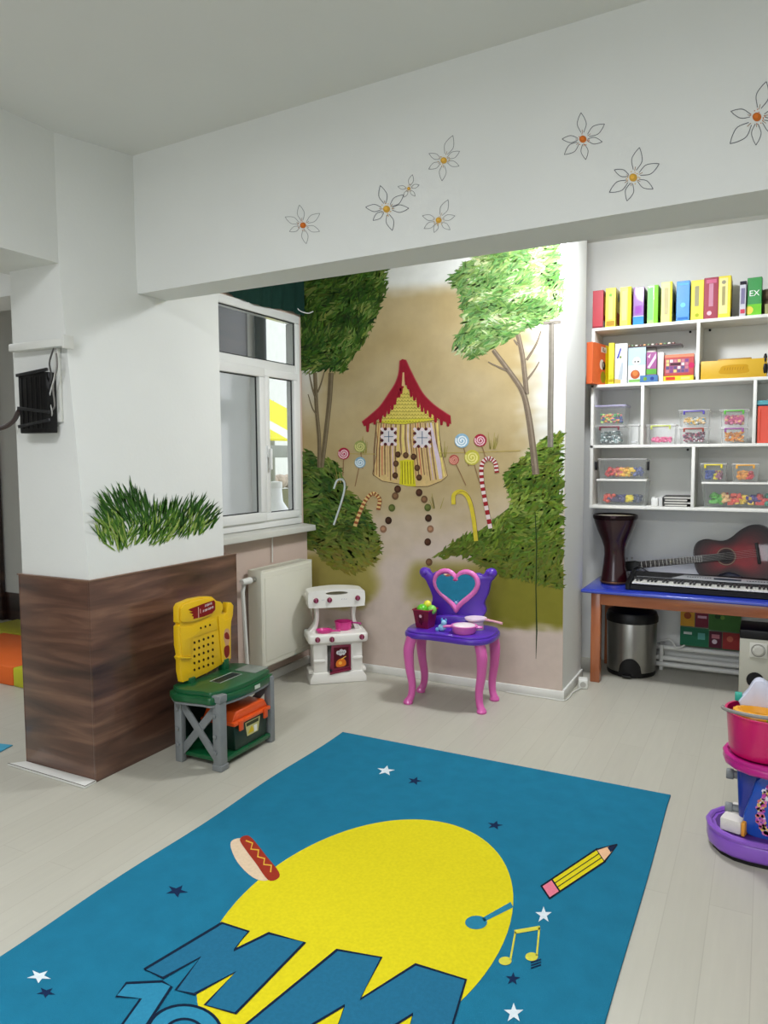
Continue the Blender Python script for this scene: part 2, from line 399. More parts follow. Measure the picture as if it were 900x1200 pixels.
def pane(y0, y1, z0, z1, par, nm='pane'):
    g = MB().box(XW-.006, XW, y0, y1, z0, z1).build(nm, M_glass, par)
    q = MB(); t = .011
    for a in ((y0, y1, z1-t, z1), (y0, y1, z0, z0+t), (y0, y0+t, z0+t, z1-t), (y1-t, y1, z0+t, z1-t)): q.box(XW-.004, XW+.004, *a)
    q.build('gasket', M_seal, par)
pane(WY0+.1, YJ-.05, WZ0+.105, 2.03, sL); pane(YJ+.058, WY1-.09, WZ0+.095, 2.04, sR); pane(WY0+.05, WY1-.05, 2.135, WZ1-.05, win)
h = MB().box(XW+.022, XW+.034, YJ+.02, YJ+.05, 1.50, 1.58, .004).box(XW+.034, XW+.055, YJ+.025, YJ+.045, 1.42, 1.56, .006)
h.build('handle', M_pvc, sR)
sl = MB().prism([(XW-.02, WZ0-.055), (XW-.02, WZ0), (XW+.11, WZ0-.012), (XW+.115, WZ0-.05)], 'y', YCB+.01, YM-.01, .004)
struct(sl.build('trim_sill', mat('grey_marble_sill', (205, 205, 196), .35, var=.06)))
# green fabric above the window
v = MB(); prof = []
n = 24
b = bmesh.new(); rows = []
for i in range(9):
    z = 2.80-(2.80-2.492)*i/8; row = []
    for j in range(41):
        y = WY0+.05+(WY1-WY0-.02)*j/40
        row.append(b.verts.new((XW+.02+.012*math.sin(j*1.3+.4*math.sin(i))+.006*math.sin(j*.37), y, z+.012*math.sin(j*.23)*i/8)))
    rows.append(row)
for A, B in zip(rows, rows[1:]):
    for j in range(40): b.faces.new((A[j], A[j+1], B[j+1], B[j]))
bmesh.ops.solidify(b, geom=list(b.faces), thickness=.004)
v._add(b)
tag(v.build('valance', mat('dark_green_cloth', (24, 74, 62), .85, bump=.3, bscale=400, var=.15)), 'dark green cloth hanging flat above the white window', 'cloth')
cb = smooth_path([hit(346, 322, 'y', YM-.06), hit(343, 345, 'y', YM-.07), hit(349, 362, 'y', YM-.06), hit(360, 367, 'y', YM-.02), hit(367, 365, 'y', YM-.006)])
tag(MB().tube(cb, .004).build('cable', M_pvc), 'thin white cable looping down in the corner above the window', 'cable')

# ------------------------------------------------------------------ outside the window
M_out = mat('outdoor_white_render', (232, 232, 222), .9, var=.06)
struct(MB().box(-14, XW-.3, 4.62, 16, -.3, -.05).build('ground_yard', mat('concrete', (206, 206, 180), .9, var=.15)))
struct(MB().box(-4.2, -3.6, 3.2, 4.80, 0, 3.1).build('wall_yard', mat('pale_grey_render', (226, 228, 226), .9, var=.04)))
struct(MB().box(-3.6, -3.56, YCB+.01, 4.62, 2.24, 3.0, .004).build('trim_shutter_box', M_darkwood))
tag(MB().cyl((-3.55, 4.77, -.05), (-3.55, 4.77, 2.9), .045).build('gasket_stand_in', M_black), 'dark upright behind the left window pane, standing in for its wide gasket', 'pipe')  # black upright stands for the dark edge of a wide rubber gasket
tag(MB().box(-11.3, -11, 10, 19, -.05, 3.6).prism([(10, 3.6), (19, 3.6), (14.5, 5.4)], 'x', -11.3, -11).build('neighbour_gable', M_out), 'pale gabled house wall across the yard behind the window', 'wall')
aw = thing('awning', 'yellow striped awning in the yard seen through the right pane', 'awning', (-6.3, 8.4, 0))
q = MB()
for k in range(7):
    y0 = -1.3+k*.4
    q.prism([(-.9, 2.42), (.55, 1.72), (.55, 1.745), (-.9, 2.445)], 'y', y0, y0+.4-.002, mi=(1 if k == 3 else 0))
q.build('canopy', [mat('yellow_awning', (232, 222, 20), .8, var=.05), M_out], aw)
MB().box(.5, .6, -1.4, 1.6, 1.50, 1.66, .01).build('beam', mat('grey_paint', (150, 152, 140), .7, var=.1), aw)
for y in (-1.3, 1.5):
    for xa, xb, zt in ((.52, .58, 1.50), (-.9, -.84, 2.42)): MB().box(xa, xb, y-.03, y+.03, -.05, zt, .005).build('post', mat('grey_paint', (150, 152, 140), .7, var=.1), aw)
tag(MB().box(-7.6, -7.4, 7, 13, -.05, .95, .01).build('low_wall', mat('olive_render', (128, 126, 92), .9, var=.2)), 'low olive grey wall at the back of the yard under the awning', 'wall')
fl = MB()
for k in range(9): fl.sphere((-7.5, 8.6+k*.28, 1.085), (.12, .18, .13), 8)
tag(fl.build('flower_bed', mat('pinkish_plants', (196, 178, 160), .9, var=.4, vscale=14)), 'pale planted strip on top of the low yard wall', 'plants', kind='stuff')
jg = thing('water_canister', 'white plastic canister with black band standing in the yard behind the window', 'canister', (-4.3, 5.98, -.05))
MB().lathe([(0, 0), (.17, 0), (.18, .03), (.18, .92), (.15, 1.0), (.07, 1.12), (.06, 1.25), (0, 1.25)], seg=24).build('body', M_pvc, jg)
MB().lathe([(.182, .80), (.184, .80), (.184, .86), (.182, .86)], seg=24).build('band', M_black, jg)
MB().lathe([(0, 1.25), (.065, 1.25), (.065, 1.31), (0, 1.32)], seg=20).build('cap', M_trim, jg)

# ------------------------------------------------------------------ painted mural on the wall
def on_mural(u, v, off): return hit(u, v, 'y', YM-.001-off)
mural = thing('mural', 'wall painting of a candy cottage between green trees on the back wall', 'painting', (-2, YM-.001, 0))
def sm(a, b, x):
    t = max(0, min(1, (x-a)/(b-a))); return t*t*(3-2*t)
from mathutils import noise as mnoise
def wash(u, v):
    n1 = mnoise.noise((u/45, v/30, 0)); n2 = mnoise.noise((u/16+9, v/9, 3)); n3 = mnoise.noise((u/90+v/60, v/80-u/90, 5))
    tan = Vector((172, 152, 108)); tan2 = Vector((184, 166, 128)); white = Vector((222, 223, 218)); pink = Vector((202, 186, 174)); och = Vector((150, 140, 66))
    c = tan.lerp(tan2, max(0, min(1, .4+n3*.8+n1*.4)))
    edge = max(sm(352+n2*5, 330, v-(u-450)*-.06), sm(596, 655, u+n2*14)*sm(660, 560, v), sm(385, 358, u+n2*5)*sm(520, 430, v)*.9, sm(330, 322, v+10*n1))
    c = c.lerp(white, max(0, min(1, edge)))
    p = sm(560, 665, v+16*n1+8*n2+(u-520)*.05); c = c.lerp(pink, p)
    ye = sm(640, 655, v+8*n1)*sm(716, 700, v+12*n2+8*n1)*sm(452, 432, u+12*n1); c = c.lerp(och, ye*.9)
    yr = sm(656, 675, v)*sm(742, 728, v+8*n2+(u-610)*-.05)*sm(548, 575, u+12*n1); c = c.lerp(Vector((128, 124, 44)), yr)
    yb = sm(650, 668, v)*sm(718, 690, v+14*n2)*sm(470, 490, u+8*n1)*sm(600, 560, u); c = c.lerp(och, yb*.85)
    return c
me = bpy.data.meshes.new('background_wash'); NX, NZ = 130, 170
XL, XR_, Z0, Z1 = XW+.003, XM-.002, .058, 2.99
vs = []; cs = []
for j in range(NZ+1):
    for i in range(NX+1):
        p = Vector((XL+(XR_-XL)*i/NX, YM-.0012, Z0+(Z1-Z0)*j/NZ)); vs.append(p); cs.append(wash(*project(p)))
fs = [(j*(NX+1)+i, j*(NX+1)+i+1, (j+1)*(NX+1)+i+1, (j+1)*(NX+1)+i) for j in range(NZ) for i in range(NX)]
me.from_pydata(vs, [], fs); at = me.color_attributes.new('Col', 'FLOAT_COLOR', 'POINT')
for k, c in enumerate(cs): at.data[k].color = rgb(*c)
me.materials.append(paint_mat('wash_paint', .85, .04, 14)); bg = bpy.data.objects.new('background_wash', me); COL.objects.link(bg); bg.parent = mural
bg.matrix_parent_inverse = Matrix.Translation((2, -(YM-.001), 0))
class MP(Paint):
    """paint on the mural wall, in wall space relative to the mural's own origin"""
    def __init__(s): super().__init__(lambda u, v, off: hit(u, v, 'y', YM-.0018-off)-Vector((-2, YM-.001, 0)), .00015)
def foliage(name, poly, pal, n, ang, ln, wd, seed, tint=None):
    rnd = random.Random(seed); P = MP(); xs = [p[0] for p in poly]; ys = [p[1] for p in poly]; k = 0
    P.poly([((p[0]-sum(xs)/len(xs))*.95+sum(xs)/len(xs), (p[1]-sum(ys)/len(ys))*.95+sum(ys)/len(ys)) for p in poly], pal[0], 0)
    while k < n:
        x = rnd.uniform(min(xs), max(xs)); y = rnd.uniform(min(ys), max(ys))
        if not inside((x, y), poly): continue
        t = max(0, min(.999, .5+.55*mnoise.noise((x/22, y/16, seed))+rnd.uniform(-.32, .32)))
        c = Vector(pal[int(t*len(pal))])
        if tint: c = c.lerp(Vector(tint[0]), tint[1](x, y))
        c = [max(0, min(255, q+rnd.uniform(-9, 9))) for q in c]
        a = R(ang+rnd.gauss(0, 26)+60*mnoise.noise((x/40, y/40, seed+4))); L = ln*rnd.uniform(.6, 1.35); W = wd*rnd.uniform(.7, 1.3); bend = rnd.uniform(-.25, .25)*L
        d = Vector((math.cos(a), math.sin(a))); nn = Vector((-d.y, d.x))
        pts = []
        for q, wq in ((-.5, .15), (-.2, .9), (.2, 1), (.5, .1)): pts.append((Vector((x, y))+d*q*L+nn*(bend*(.25-q*q)), W*wq/2))
        P.poly([p+nn*w_ for p, w_ in pts]+[p-nn*w_ for p, w_ in reversed(pts)], c, 1+(k % 12)*.25); k += 1
    return P.build(name, M_paint, mural)
G1 = [(34, 58, 18), (44, 72, 22), (54, 84, 24), (68, 98, 32), (88, 118, 46), (122, 138, 70)]
foliage('tree_foliage', [(350, 300), (452, 300), (453, 338), (440, 372), (428, 398), (414, 418), (404, 436), (385, 433), (366, 437), (350, 432)], G1, 2300, -50, 11, 2.0, 3)
G2 = [(66, 100, 46), (82, 118, 58), (98, 134, 72), (112, 146, 82), (134, 160, 96), (176, 190, 142)]
foliage('tree_foliage', [(526, 326), (545, 306), (580, 290), (655, 285), (660, 350), (654, 372), (632, 380), (612, 386), (600, 396), (578, 408), (552, 420), (534, 412), (530, 402), (543, 382), (541, 350)], G2, 2400, -25, 11, 2.1, 5)
G3 = [(46, 68, 24), (58, 82, 28), (72, 96, 34), (90, 112, 44), (108, 126, 56)]
foliage('bush', [(352, 560), (354, 532), (362, 527), (372, 540), (384, 536), (397, 545), (404, 572), (424, 588), (437, 610), (446, 640), (440, 660), (420, 672), (392, 668), (372, 648), (352, 640)], G3, 1500, 15, 11, 2.6, 8, ((126, 122, 50), lambda x, y: .9*sm(610, 668, y)))
G4 = [(60, 82, 20), (74, 98, 26), (88, 112, 34), (108, 130, 48), (132, 148, 66)]
foliage('bush', [(659, 505), (640, 512), (622, 528), (606, 540), (590, 558), (602, 590), (582, 606), (558, 625), (540, 628), (524, 642), (510, 650), (522, 654), (544, 650), (566, 664), (590, 676), (620, 680), (659, 690)], G4, 2300, -35, 10, 2.4, 12, ((96, 108, 36), lambda x, y: .95*sm(615, 672, y)))
# trunks and branches
def trunk(name, lines, c, c2):
    P = MP()
    for pts, w0, w1 in lines:
        pp = smooth_path([Vector((*p, 0)) for p in pts], 5); n = len(pp)
        ws = [w0+(w1-w0)*i/(n-1) for i in range(n)]
        P.line(pp, ws, c, 4); P.line([p+Vector((w0*.18, 0, 0)) for p in pp], [w*.3 for w in ws], c2, 5)
    return P.build(name, M_paint, mural)
trunk('tree_trunk', [([(369, 437), (371, 480), (374, 515), (374, 548)], 4.5, 4.5), ([(388, 437), (386, 470), (381, 515), (377, 548)], 6, 5), ([(362, 436), (366, 455), (371, 470)], 1.2, 2.5), ([(380, 436), (376, 450), (372, 460)], 1.2, 2.2), ([(361, 462), (366, 478), (371, 486)], 1, 2)], (104, 90, 66), (128, 114, 88))
trunk('tree_trunk', [([(578, 410), (596, 434), (612, 458), (619, 485), (624, 520), (628, 556)], 5, 8.5), ([(607, 392), (612, 415), (615, 440), (617, 462)], 5.5, 6), ([(634, 388), (628, 404), (617, 422)], 1.5, 3), ([(632, 424), (626, 434), (617, 446)], 1.2, 2.6), ([(572, 424), (584, 430), (594, 434)], 1.2, 3), ([(602, 398), (607, 404)], 1.5, 3)], (112, 98, 82), (138, 124, 106))
trunk('tree_trunk', [([(646.5, 378), (646, 430), (645, 480), (645, 524)], 6.5, 7), ([(637, 378.5), (648, 378), (657, 377)], 4, 4)], (112, 106, 96), (132, 126, 114))
P = MP(); P.line([(627, 600), (629, 640), (628, 690), (629, 740), (628, 772)], [1, 1.4, 1.2, 1.6, .4], (38, 58, 28), 6); P.build('paint_drip', M_paint, mural)
# cottage
def hp(cx, cy): return (400+cx/5.625, 410+cy/5.625)
P = MP()
body = [(225, 480), (420, 488), (640, 462), (645, 560), (668, 700), (700, 830), (660, 865), (570, 900), (490, 902), (385, 885), (270, 865), (205, 820), (230, 700), (238, 600)]
P.poly([hp(*p) for p in body], (200, 172, 116), 3)
rnd = random.Random(4)
cols = [(196, 170, 176), (172, 126, 78), (214, 192, 96), (190, 112, 84), (222, 206, 112), (186, 150, 110), (206, 190, 190)]
for k in range(26):
    t = k/25; xt = 232+t*400; xb = 212+t*470
    if .36 < t < .60: yb_ = 690
    else: yb_ = 840+rnd.uniform(-20, 25)
    xb = xt+(xb-xt)*(yb_-480)/380
    P.line([hp(xt, 482), hp((xt+xb)/2-6, (480+yb_)/2), hp(xb, yb_)], [1.2, 1.5, 1.1], cols[k % 7] if k % 2 else (118, 86, 62), 4)
P.line([hp(590, 480), hp(610, 600), hp(640, 740), hp(655, 850)], [2, 4, 5, 4], (200, 184, 196), 4.5)
P.line([hp(*p) for p in body], .6, (92, 66, 52), 5, True)
P.build('cottage_wall', M_paint, mural)
P = MP(); P.poly([hp(*p) for p in [(385, 730), (430, 722), (478, 728), (480, 810), (492, 900), (440, 898), (382, 885), (388, 800)]], (206, 196, 40), 6)
for k in range(5): P.line([hp(400+k*18, 735), hp(402+k*19, 885)], .7, (96, 92, 20), 6.5)
P.build('cottage_door', M_paint, mural)
for (x0, y0, x1, y1) in ((268, 522, 356, 622), (484, 522, 582, 636)):
    P = MP(); P.poly([hp(x0, y0), hp(x1, y0), hp(x1, y1), hp(x0, y1)], (206, 200, 200), 6)
    mx, my = (x0+x1)/2, (y0+y1)/2
    P.line([hp(mx, y0+14), hp(mx, y1-14)], .9, (70, 92, 120), 7); P.line([hp(x0+14, my), hp(x1-14, my)], .9, (70, 92, 120), 7)
    n = 16
    for k in range(n):
        t = k/n*4; s_ = int(t); f_ = t-s_
        px, py = [(x0+(x1-x0)*f_, y0), (x1, y0+(y1-y0)*f_), (x1-(x1-x0)*f_, y1), (x0, y1-(y1-y0)*f_)][s_]
        c_ = hp(px, py); P.disc(c_[0], c_[1], 1.9, (84, 36, 40) if k % 2 else (214, 196, 200), 7)
    P.build('cottage_window', M_paint, mural)
P = MP(); P.poly([hp(*p) for p in [(408, 215), (455, 290), (530, 370), (640, 455), (530, 472), (420, 488), (320, 485), (236, 478), (330, 400), (375, 300)]], (204, 186, 92), 6)
for j in range(9):
    y = 285+j*23; hw = (y-215)*.78
    xs = [410-hw+q*20 for q in range(int(2*hw/20)+1)]
    for x in xs: P.line([hp(x, y), hp(x+5, y+9), hp(x+14, y+9), hp(x+20, y)], .6, (120, 118, 34), 7)
P.poly([hp(*p) for p in [(236, 478), (330, 455), (420, 462), (530, 450), (640, 455), (530, 474), (420, 489), (320, 486)]], (206, 196, 60), 6.6)
P.line([hp(*p) for p in [(230, 478), (320, 488), (420, 490), (530, 476), (642, 456)]], .8, (140, 118, 60), 7.5)
P.build('cottage_gable', M_paint, mural)
P = MP()
outer_l = [(385, 70), (378, 150), (355, 220), (310, 290), (255, 370), (190, 430), (135, 475)]
inner_l = [(412, 140), (400, 230), (375, 280), (345, 340), (300, 405), (240, 460), (150, 505)]
outer_r = [(425, 65), (455, 130), (500, 220), (545, 295), (610, 360), (680, 410), (720, 435)]
inner_r = [(412, 140), (435, 215), (470, 280), (520, 350), (570, 400), (640, 455), (725, 490)]
for O, I in ((outer_l, inner_l), (outer_r, inner_r)):
    O = smooth_path([Vector((*p, 0)) for p in O], 4); I = smooth_path([Vector((*p, 0)) for p in I], 4)
    for a, b_, c_, d_ in zip(O, O[1:], I[1:], I): P.poly([hp(a.x, a.y), hp(b_.x, b_.y), hp(c_.x, c_.y), hp(d_.x, d_.y)], (142, 24, 40), 8)
    for q in range(1, len(I), 2):
        x, y = I[q].x, I[q].y; L = rnd.uniform(10, 42)
        a_ = hp(x, y-14); b2 = hp(x, y+L); P.line([a_, b2], [5, 2.8], (142, 24, 40), 8.2); P.disc(b2[0], b2[1], 1.6, (142, 24, 40), 8.3)
    P.line([hp(p.x, p.y) for p in O], 1, (168, 70, 74), 9)
P.poly([hp(*p) for p in [(385, 72), (402, 60), (425, 66), (430, 140), (412, 170), (380, 140)]], (142, 24, 40), 8.4)
P.poly([hp(*p) for p in [(404, 150), (414, 148), (418, 240), (398, 238)]], (206, 170, 120), 9)
P.build('cottage_roof', M_paint, mural)
def biscuits(pts, rr, name, pal=((70, 44, 30), (104, 76, 52), (84, 92, 44), (58, 38, 26), (140, 104, 80))):
    for i, (x, y) in enumerate(pts):
        c = pal[i % len(pal)]
        P = MP(); P.disc(x, y, rr, c, 8, ry=rr*1.12, n=16); P.disc(x-.4, y-.4, rr*.55, [min(255, q*1.25) for q in c], 9, n=12); P.build(name, M_paint, mural)
biscuits([hp(*p) for p in [(373, 690), (425, 695), (476, 705), (360, 750), (355, 828), (500, 778), (513, 842)]], 3.4, 'biscuit', ((74, 48, 32), (86, 60, 40)))
mp_ = lambda x, y: (340+x/2.5, 500+y/2.5)
biscuits([mp_(*p) for p in [(315, 183), (308, 203), (298, 238), (288, 275), (273, 300), (378, 193), (393, 213), (403, 237), (405, 268), (411, 300), (403, 338), (407, 397)]], 4.0, 'biscuit')
# lollipops
lp = lambda x, y: (340+x/2.5, 290+y/2.5)
for (x, y, r_, c, c2, dx, dy) in ((157, 604, 7, (168, 34, 62), (226, 190, 196), -1, 26), (205, 583, 7, (142, 150, 84), (196, 190, 120), 3, 26), (205, 630, 6.5, (128, 164, 182), (214, 224, 226), -6, 28), (503, 566, 8.5, (136, 172, 194), (226, 232, 234), 8, 30), (557, 565, 7.5, (156, 32, 56), (222, 184, 190), 8, 26), (533, 615, 9, (186, 178, 70), (220, 212, 130), 9, 30), (480, 622, 6, (176, 86, 76), (210, 150, 130), 14, 30)):
    P = MP(); x, y = lp(x, y); P.line([(x, y), (x+dx, y+dy)], 1.0, (140, 106, 74), 8); P.disc(x, y, r_, c, 9)
    sp = [(x+r_*.85*t/26*math.cos(t*.62), y+r_*.85*t/26*math.sin(t*.62)) for t in range(3, 27)]
    P.line(sp, r_*.2, c2, 10); P.build('lollipop', M_paint, mural)
def cane(pts, w_, c, c2, name='candy_cane'):
    P = MP(); pp = smooth_path([Vector((*p, 0)) for p in pts], 6); P.line(pp, w_, c, 9)
    if c2:
        for i in range(0, len(pp)-1, 2):
            P.line([pp[i], pp[i+1]], w_*1.02, c2, 10)
    P.line([p+Vector((w_*.5, 0, 0)) for p in pp], .5, (110, 80, 60), 10.5); P.build(name, M_paint, mural)
cane([mp_(*p) for p in [(606, 135), (600, 104), (580, 93), (562, 112), (562, 160), (572, 220), (587, 298)]], 5, (222, 206, 202), (150, 34, 40))
cane([mp_(*p) for p in [(479, 228), (480, 200), (500, 190), (522, 208), (536, 260), (545, 335)]], 5, (206, 186, 56), None)
cane([mp_(*p) for p in [(258, 244), (262, 212), (243, 196), (222, 215), (205, 250), (190, 292)]], 4.6, (214, 184, 120), (150, 84, 50))
cane([mp_(*p) for p in [(128, 182), (138, 158), (155, 156), (160, 176), (152, 215), (128, 288)]], 2.4, (196, 206, 204), None)
P = MP()
for (x, y, n) in ((428, 525, 7), (520, 530, 6), (576, 520, 9), (512, 590, 5), (400, 560, 4)):
    for k in range(n):
        dx = rnd.uniform(-9, 9); P.line([(x+dx*.5, y+6), (x+dx, y-rnd.uniform(4, 14))], [1, .4], (150, 140, 70), 7)
P.line([(395, 531), (420, 532), (440, 532)], .8, (170, 150, 80), 6); P.line([(515, 531), (560, 530), (610, 528)], .8, (170, 150, 80), 6)
P.build('grass_blade', M_paint, mural)

# grass painted on the column (the figure above it is left out)
P = Paint(lambda u, v, off: hit(u, v, 'x', XC+.0008+off)); rnd = random.Random(2)
gp = [(114, 628), (122, 590), (140, 580), (158, 576), (170, 590), (190, 598), (208, 590), (236, 594), (253, 604), (250, 616), (234, 626), (214, 628), (196, 634), (180, 638), (166, 634), (150, 640), (136, 646), (124, 640)]
k = 0
while k < 620:
    x = rnd.uniform(112, 254); y = rnd.uniform(576, 646)
    if not inside((x, y), gp): continue
    g_ = .5+.5*math.sin((x-114)/140*PI); yy = (y-580)/60
    c = random.choice([(28, 58, 18), (36, 72, 22), (48, 88, 28), (58, 98, 30)]) if yy+rnd.uniform(-.3, .3) < .55 else rnd.choice([(74, 112, 34), (112, 142, 56), (52, 92, 28), (142, 160, 82)])
    a = R(-90+(x-183)*.62+rnd.gauss(0, 10)) if y < 615 else R(-60+rnd.gauss(0, 14)+(-50 if x < 150 else 0))
    L = rnd.uniform(10, 22); d = Vector((math.cos(a), math.sin(a))); nn = Vector((-d.y, d.x)); p = Vector((x, y)); W = rnd.uniform(1.2, 2.4)
    P.poly([p-nn*W*.5, p+d*L*.6-nn*W*.4, p+d*L, p+d*L*.6+nn*W*.4, p+nn*W*.5, p-d*L*.3], c, 1+(k % 10)*.2); k += 1
tag(P.build('painted_grass', M_paint), 'tuft of green grass painted low on the white column', 'painting')

# flowers drawn on the beam
def on_beam(u, v, off):
    d = _f+_r*((u-450)/FPX)-_u*((v-600)/FPX); t = (2.570-off-.0006)/(d.y+.05*d.x); return EYE+d*t
FL = [((355, 264), 22, [(-100, 1.1), (-35, 1.1), (20, .95), (80, 1.0), (155, .8), (205, 1.05)], 'leftmost of the flowers drawn on the beam, faint with orange heart'),
      ((453, 245), 26, [(-105, 1.1), (-40, 1.0), (-2, 1.0), (75, 1.0), (140, .8), (185, .95)], 'long petalled flower drawn on the beam, beside the tiniest one'),
      ((479, 221), 13, [(-75, 1.3), (-20, 1), (50, .9), (120, .9), (190, 1)], 'tiniest flower drawn on the beam'),
      ((520, 188), 24, [(-70, 1.3), (-30, .9), (20, .8), (95, 1), (150, .85), (205, .8)], 'flower drawn on the beam, directly above the lowest small one and right of the tiniest'),
      ((514, 258), 22, [(-65, 1.2), (-15, .9), (40, .8), (110, .7), (150, .9), (195, .9)], 'small flower drawn lowest on the beam, just over its edge'),
      ((683, 163), 27, [(-94, 1.15), (-35, 1.15), (8, .85), (82, .9), (140, 1.05), (180, .9)], 'orange hearted flower drawn in the middle of the beam, above the yellow hearted one'),
      ((742, 208), 30, [(-78, 1.2), (-28, 1.15), (30, .9), (105, .95), (148, 1.1), (202, .8)], 'yellow hearted flower drawn on the beam, below an orange hearted one'),
      ((887, 137), 33, [(-75, 1.3), (-10, 1.1), (35, 1.1), (92, 1.0), (135, 1.35), (192, .95)], 'largest flower drawn on the beam, at its right hand end')]
for (cx, cy), sz, pet, lb in FL:
    P = Paint(on_beam); lw = max(.55, sz*.026)
    dk = (92, 94, 100) if sz > 25 else (138, 140, 138)
    hc = (196, 106, 40) if ('orange' in lb or 'largest' in lb) and not lb.startswith('yellow') else (206, 160, 66)
    for a, k in pet:
        d = Vector((math.cos(R(a)), math.sin(R(a)), 0)); nn = Vector((-d.y, d.x, 0)); c = Vector((cx, cy, 0)); L = sz*k
        for sgn in (-1, 1):
            P.line(smooth_path([c+d*L*.25+nn*sgn*L*.05, c+d*L*.55+nn*sgn*L*.17, c+d*L*.8+nn*sgn*L*.11, c+d*L*1.0], 4), lw, dk, 1)
        P.line([c+d*L*.22, c+d*L*.36], lw*.8, (150, 110, 70), 1)
    for k in range(10):
        a = rnd.uniform(0, 6.28); q = rnd.uniform(.18, .3)*sz; P.disc(cx+q*math.cos(a), cy+q*math.sin(a), sz*.022, hc, 1.5, n=8)
    P.disc(cx, cy, sz*.16, hc, 2, n=14); P.disc(cx-sz*.03, cy-sz*.03, sz*.08, [min(255, q*1.12) for q in hc], 2.5, n=10)
    tag(P.build('painted_flower', M_paint), lb, 'painting', 'flowers drawn on the beam')

# ------------------------------------------------------------------ rug
RX0, RX1, RY0, RY1 = -2.016, -.336, .9, 3.382
rug = thing('rug', 'large blue printed play rug on the pale floor with a yellow disc', 'rug', ((RX0+RX1)/2, (RY0+RY1)/2, 0))
RO = Vector(((RX0+RX1)/2, (RY0+RY1)/2, 0))
b = bmesh.new(); loop = []
rnd = random.Random(11)
for (xa, ya), (xb, yb_) in (((RX0, RY0), (RX1, RY0)), ((RX1, RY0), (RX1, RY1)), ((RX1, RY1), (RX0, RY1)), ((RX0, RY1), (RX0, RY0))):
    for k in range(24):
        t = k/24; wv = .006*math.sin(t*17+xa*3) if xa == xb == RX0 else .002*math.sin(t*11)
        loop.append((xa+(xb-xa)*t+(wv if xa == xb else 0)-RO.x, ya+(yb_-ya)*t-RO.y))
q = MB().prism(loop, 'z', .0, .007, .002, 1)
b.free()
M_rug = mat('blue_pile', (32, 117, 148), .98, bump=.6, bscale=420, var=.10, vscale=12, spec=.1)
q.build('pile', M_rug, rug)
def on_rug(u, v, off): return hit(u, v, 'z', .0076+off)-RO
P = Paint(on_rug, .0003)
# a disc, seen stretched along the rug
EC, EA, EB = Vector((-1.118, 2.037, 0)), .441, .665
YEL = (214, 200, 24)
P.poly([project((EC.x+EA*math.cos(k*PI/40), EC.y+EB*math.sin(k*PI/40), .0076)) for k in range(80)], YEL, 1)
P.build('yellow_disc', M_rugprint, rug)
def star(x, y, r_, c, a0, name='star', sq=.55):
    P = Paint(on_rug, .0003)
    P.poly([(x+(r_ if k % 2 == 0 else r_*.4)*math.cos(R(a0+36*k)), y+(r_ if k % 2 == 0 else r_*.4)*sq*math.sin(R(a0+36*k))) for k in range(10)], c, 2); P.build(name, M_rugprint, rug)
WH, NV = (212, 222, 226), (12, 36, 72)
star(452, 903, 11, WH, -80); star(486, 915, 9, NV, -70); star(580, 967, 10, NV, -75); star(207, 1044, 14, NV, -60); star(46, 1144, 15, WH, -50); star(54, 1163, 12, NV, -50); star(637, 1072, 10, WH, -90, sq=1.0); star(601, 1147, 9, NV, -85, sq=.9); star(602, 1187, 12, WH, -90, sq=1.0)
# hot dog
P = Paint(on_rug, .0003)
P.poly(smooth_loop([(270, 990), (276, 983), (286, 985), (300, 1006), (318, 1024), (312, 1032), (296, 1028), (278, 1010)]), (214, 190, 160), 2)
P.poly(smooth_loop([(281, 984), (288, 979), (296, 983), (312, 1003), (327, 1022), (325, 1030), (314, 1031), (300, 1012), (288, 996)]), (150, 46, 28), 3)
zz = [(288, 985), (296, 988), (294, 995), (303, 996), (302, 1004), (310, 1006), (309, 1013), (318, 1014), (317, 1022)]
P.line(zz, 1.8, (222, 170, 60), 4); P.build('hot_dog', M_rugprint, rug)
# pencil
P = Paint(on_rug, .0003)
a, b2 = Vector((640, 1045)), Vector((721, 991)); d = (b2-a).normalized(); nn = Vector((-d.y, d.x)); L = (b2-a).length; W = 8.5
def qd(t0, t1, s0, s1, c, Lr, e0=None, e1=None):
    P.poly([a+d*L*t0+nn*W*s0, a+d*L*t1+nn*W*(s0 if e0 is None else e0), a+d*L*t1+nn*W*(s1 if e1 is None else e1), a+d*L*t0+nn*W*s1], c, Lr)
qd(-.02, .80, -1.15, 1.15, (16, 24, 40), 2); qd(.78, 1.03, -1.15, 1.15, (16, 24, 40), 2, -.1, .1)
qd(0, .13, -.9, .9, (222, 120, 140), 3); qd(.15, .78, -.9, .9, YEL, 3); qd(.79, .93, -.85, .85, (226, 180, 140), 3, -.4, .4); qd(.91, 1.0, -.45, .45, (18, 30, 60), 4, -.05, .05)
for s_ in (-.33, .33): qd(.15, .78, s_-.07, s_+.07, (30, 34, 30), 4)
P.build('pencil', M_rugprint, rug)
# music notes
P = Paint(on_rug, .0003); P.disc(558, 1081, 13, (36, 122, 152), 3, ry=8); P.line([(566, 1078), (600, 1060)], [5, 7], (36, 122, 152), 3); P.build('music_note', M_rugprint, rug)
P = Paint(on_rug, .0003); YN = (206, 200, 70)
P.disc(592, 1126, 7.5, YN, 3, ry=5); P.disc(623, 1121, 7.5, YN, 3, ry=5); P.line([(598, 1125), (604, 1092)], 2.2, YN, 3); P.line([(629, 1120), (632, 1087)], 2.2, YN, 3); P.line([(603, 1092), (633, 1087)], 4.5, YN, 3)
for k in range(3): P.line([(622, 1128+k*3.2), (634, 1124+k*3.2)], 1.4, NV, 4)
P.build('music_note', M_rugprint, rug)
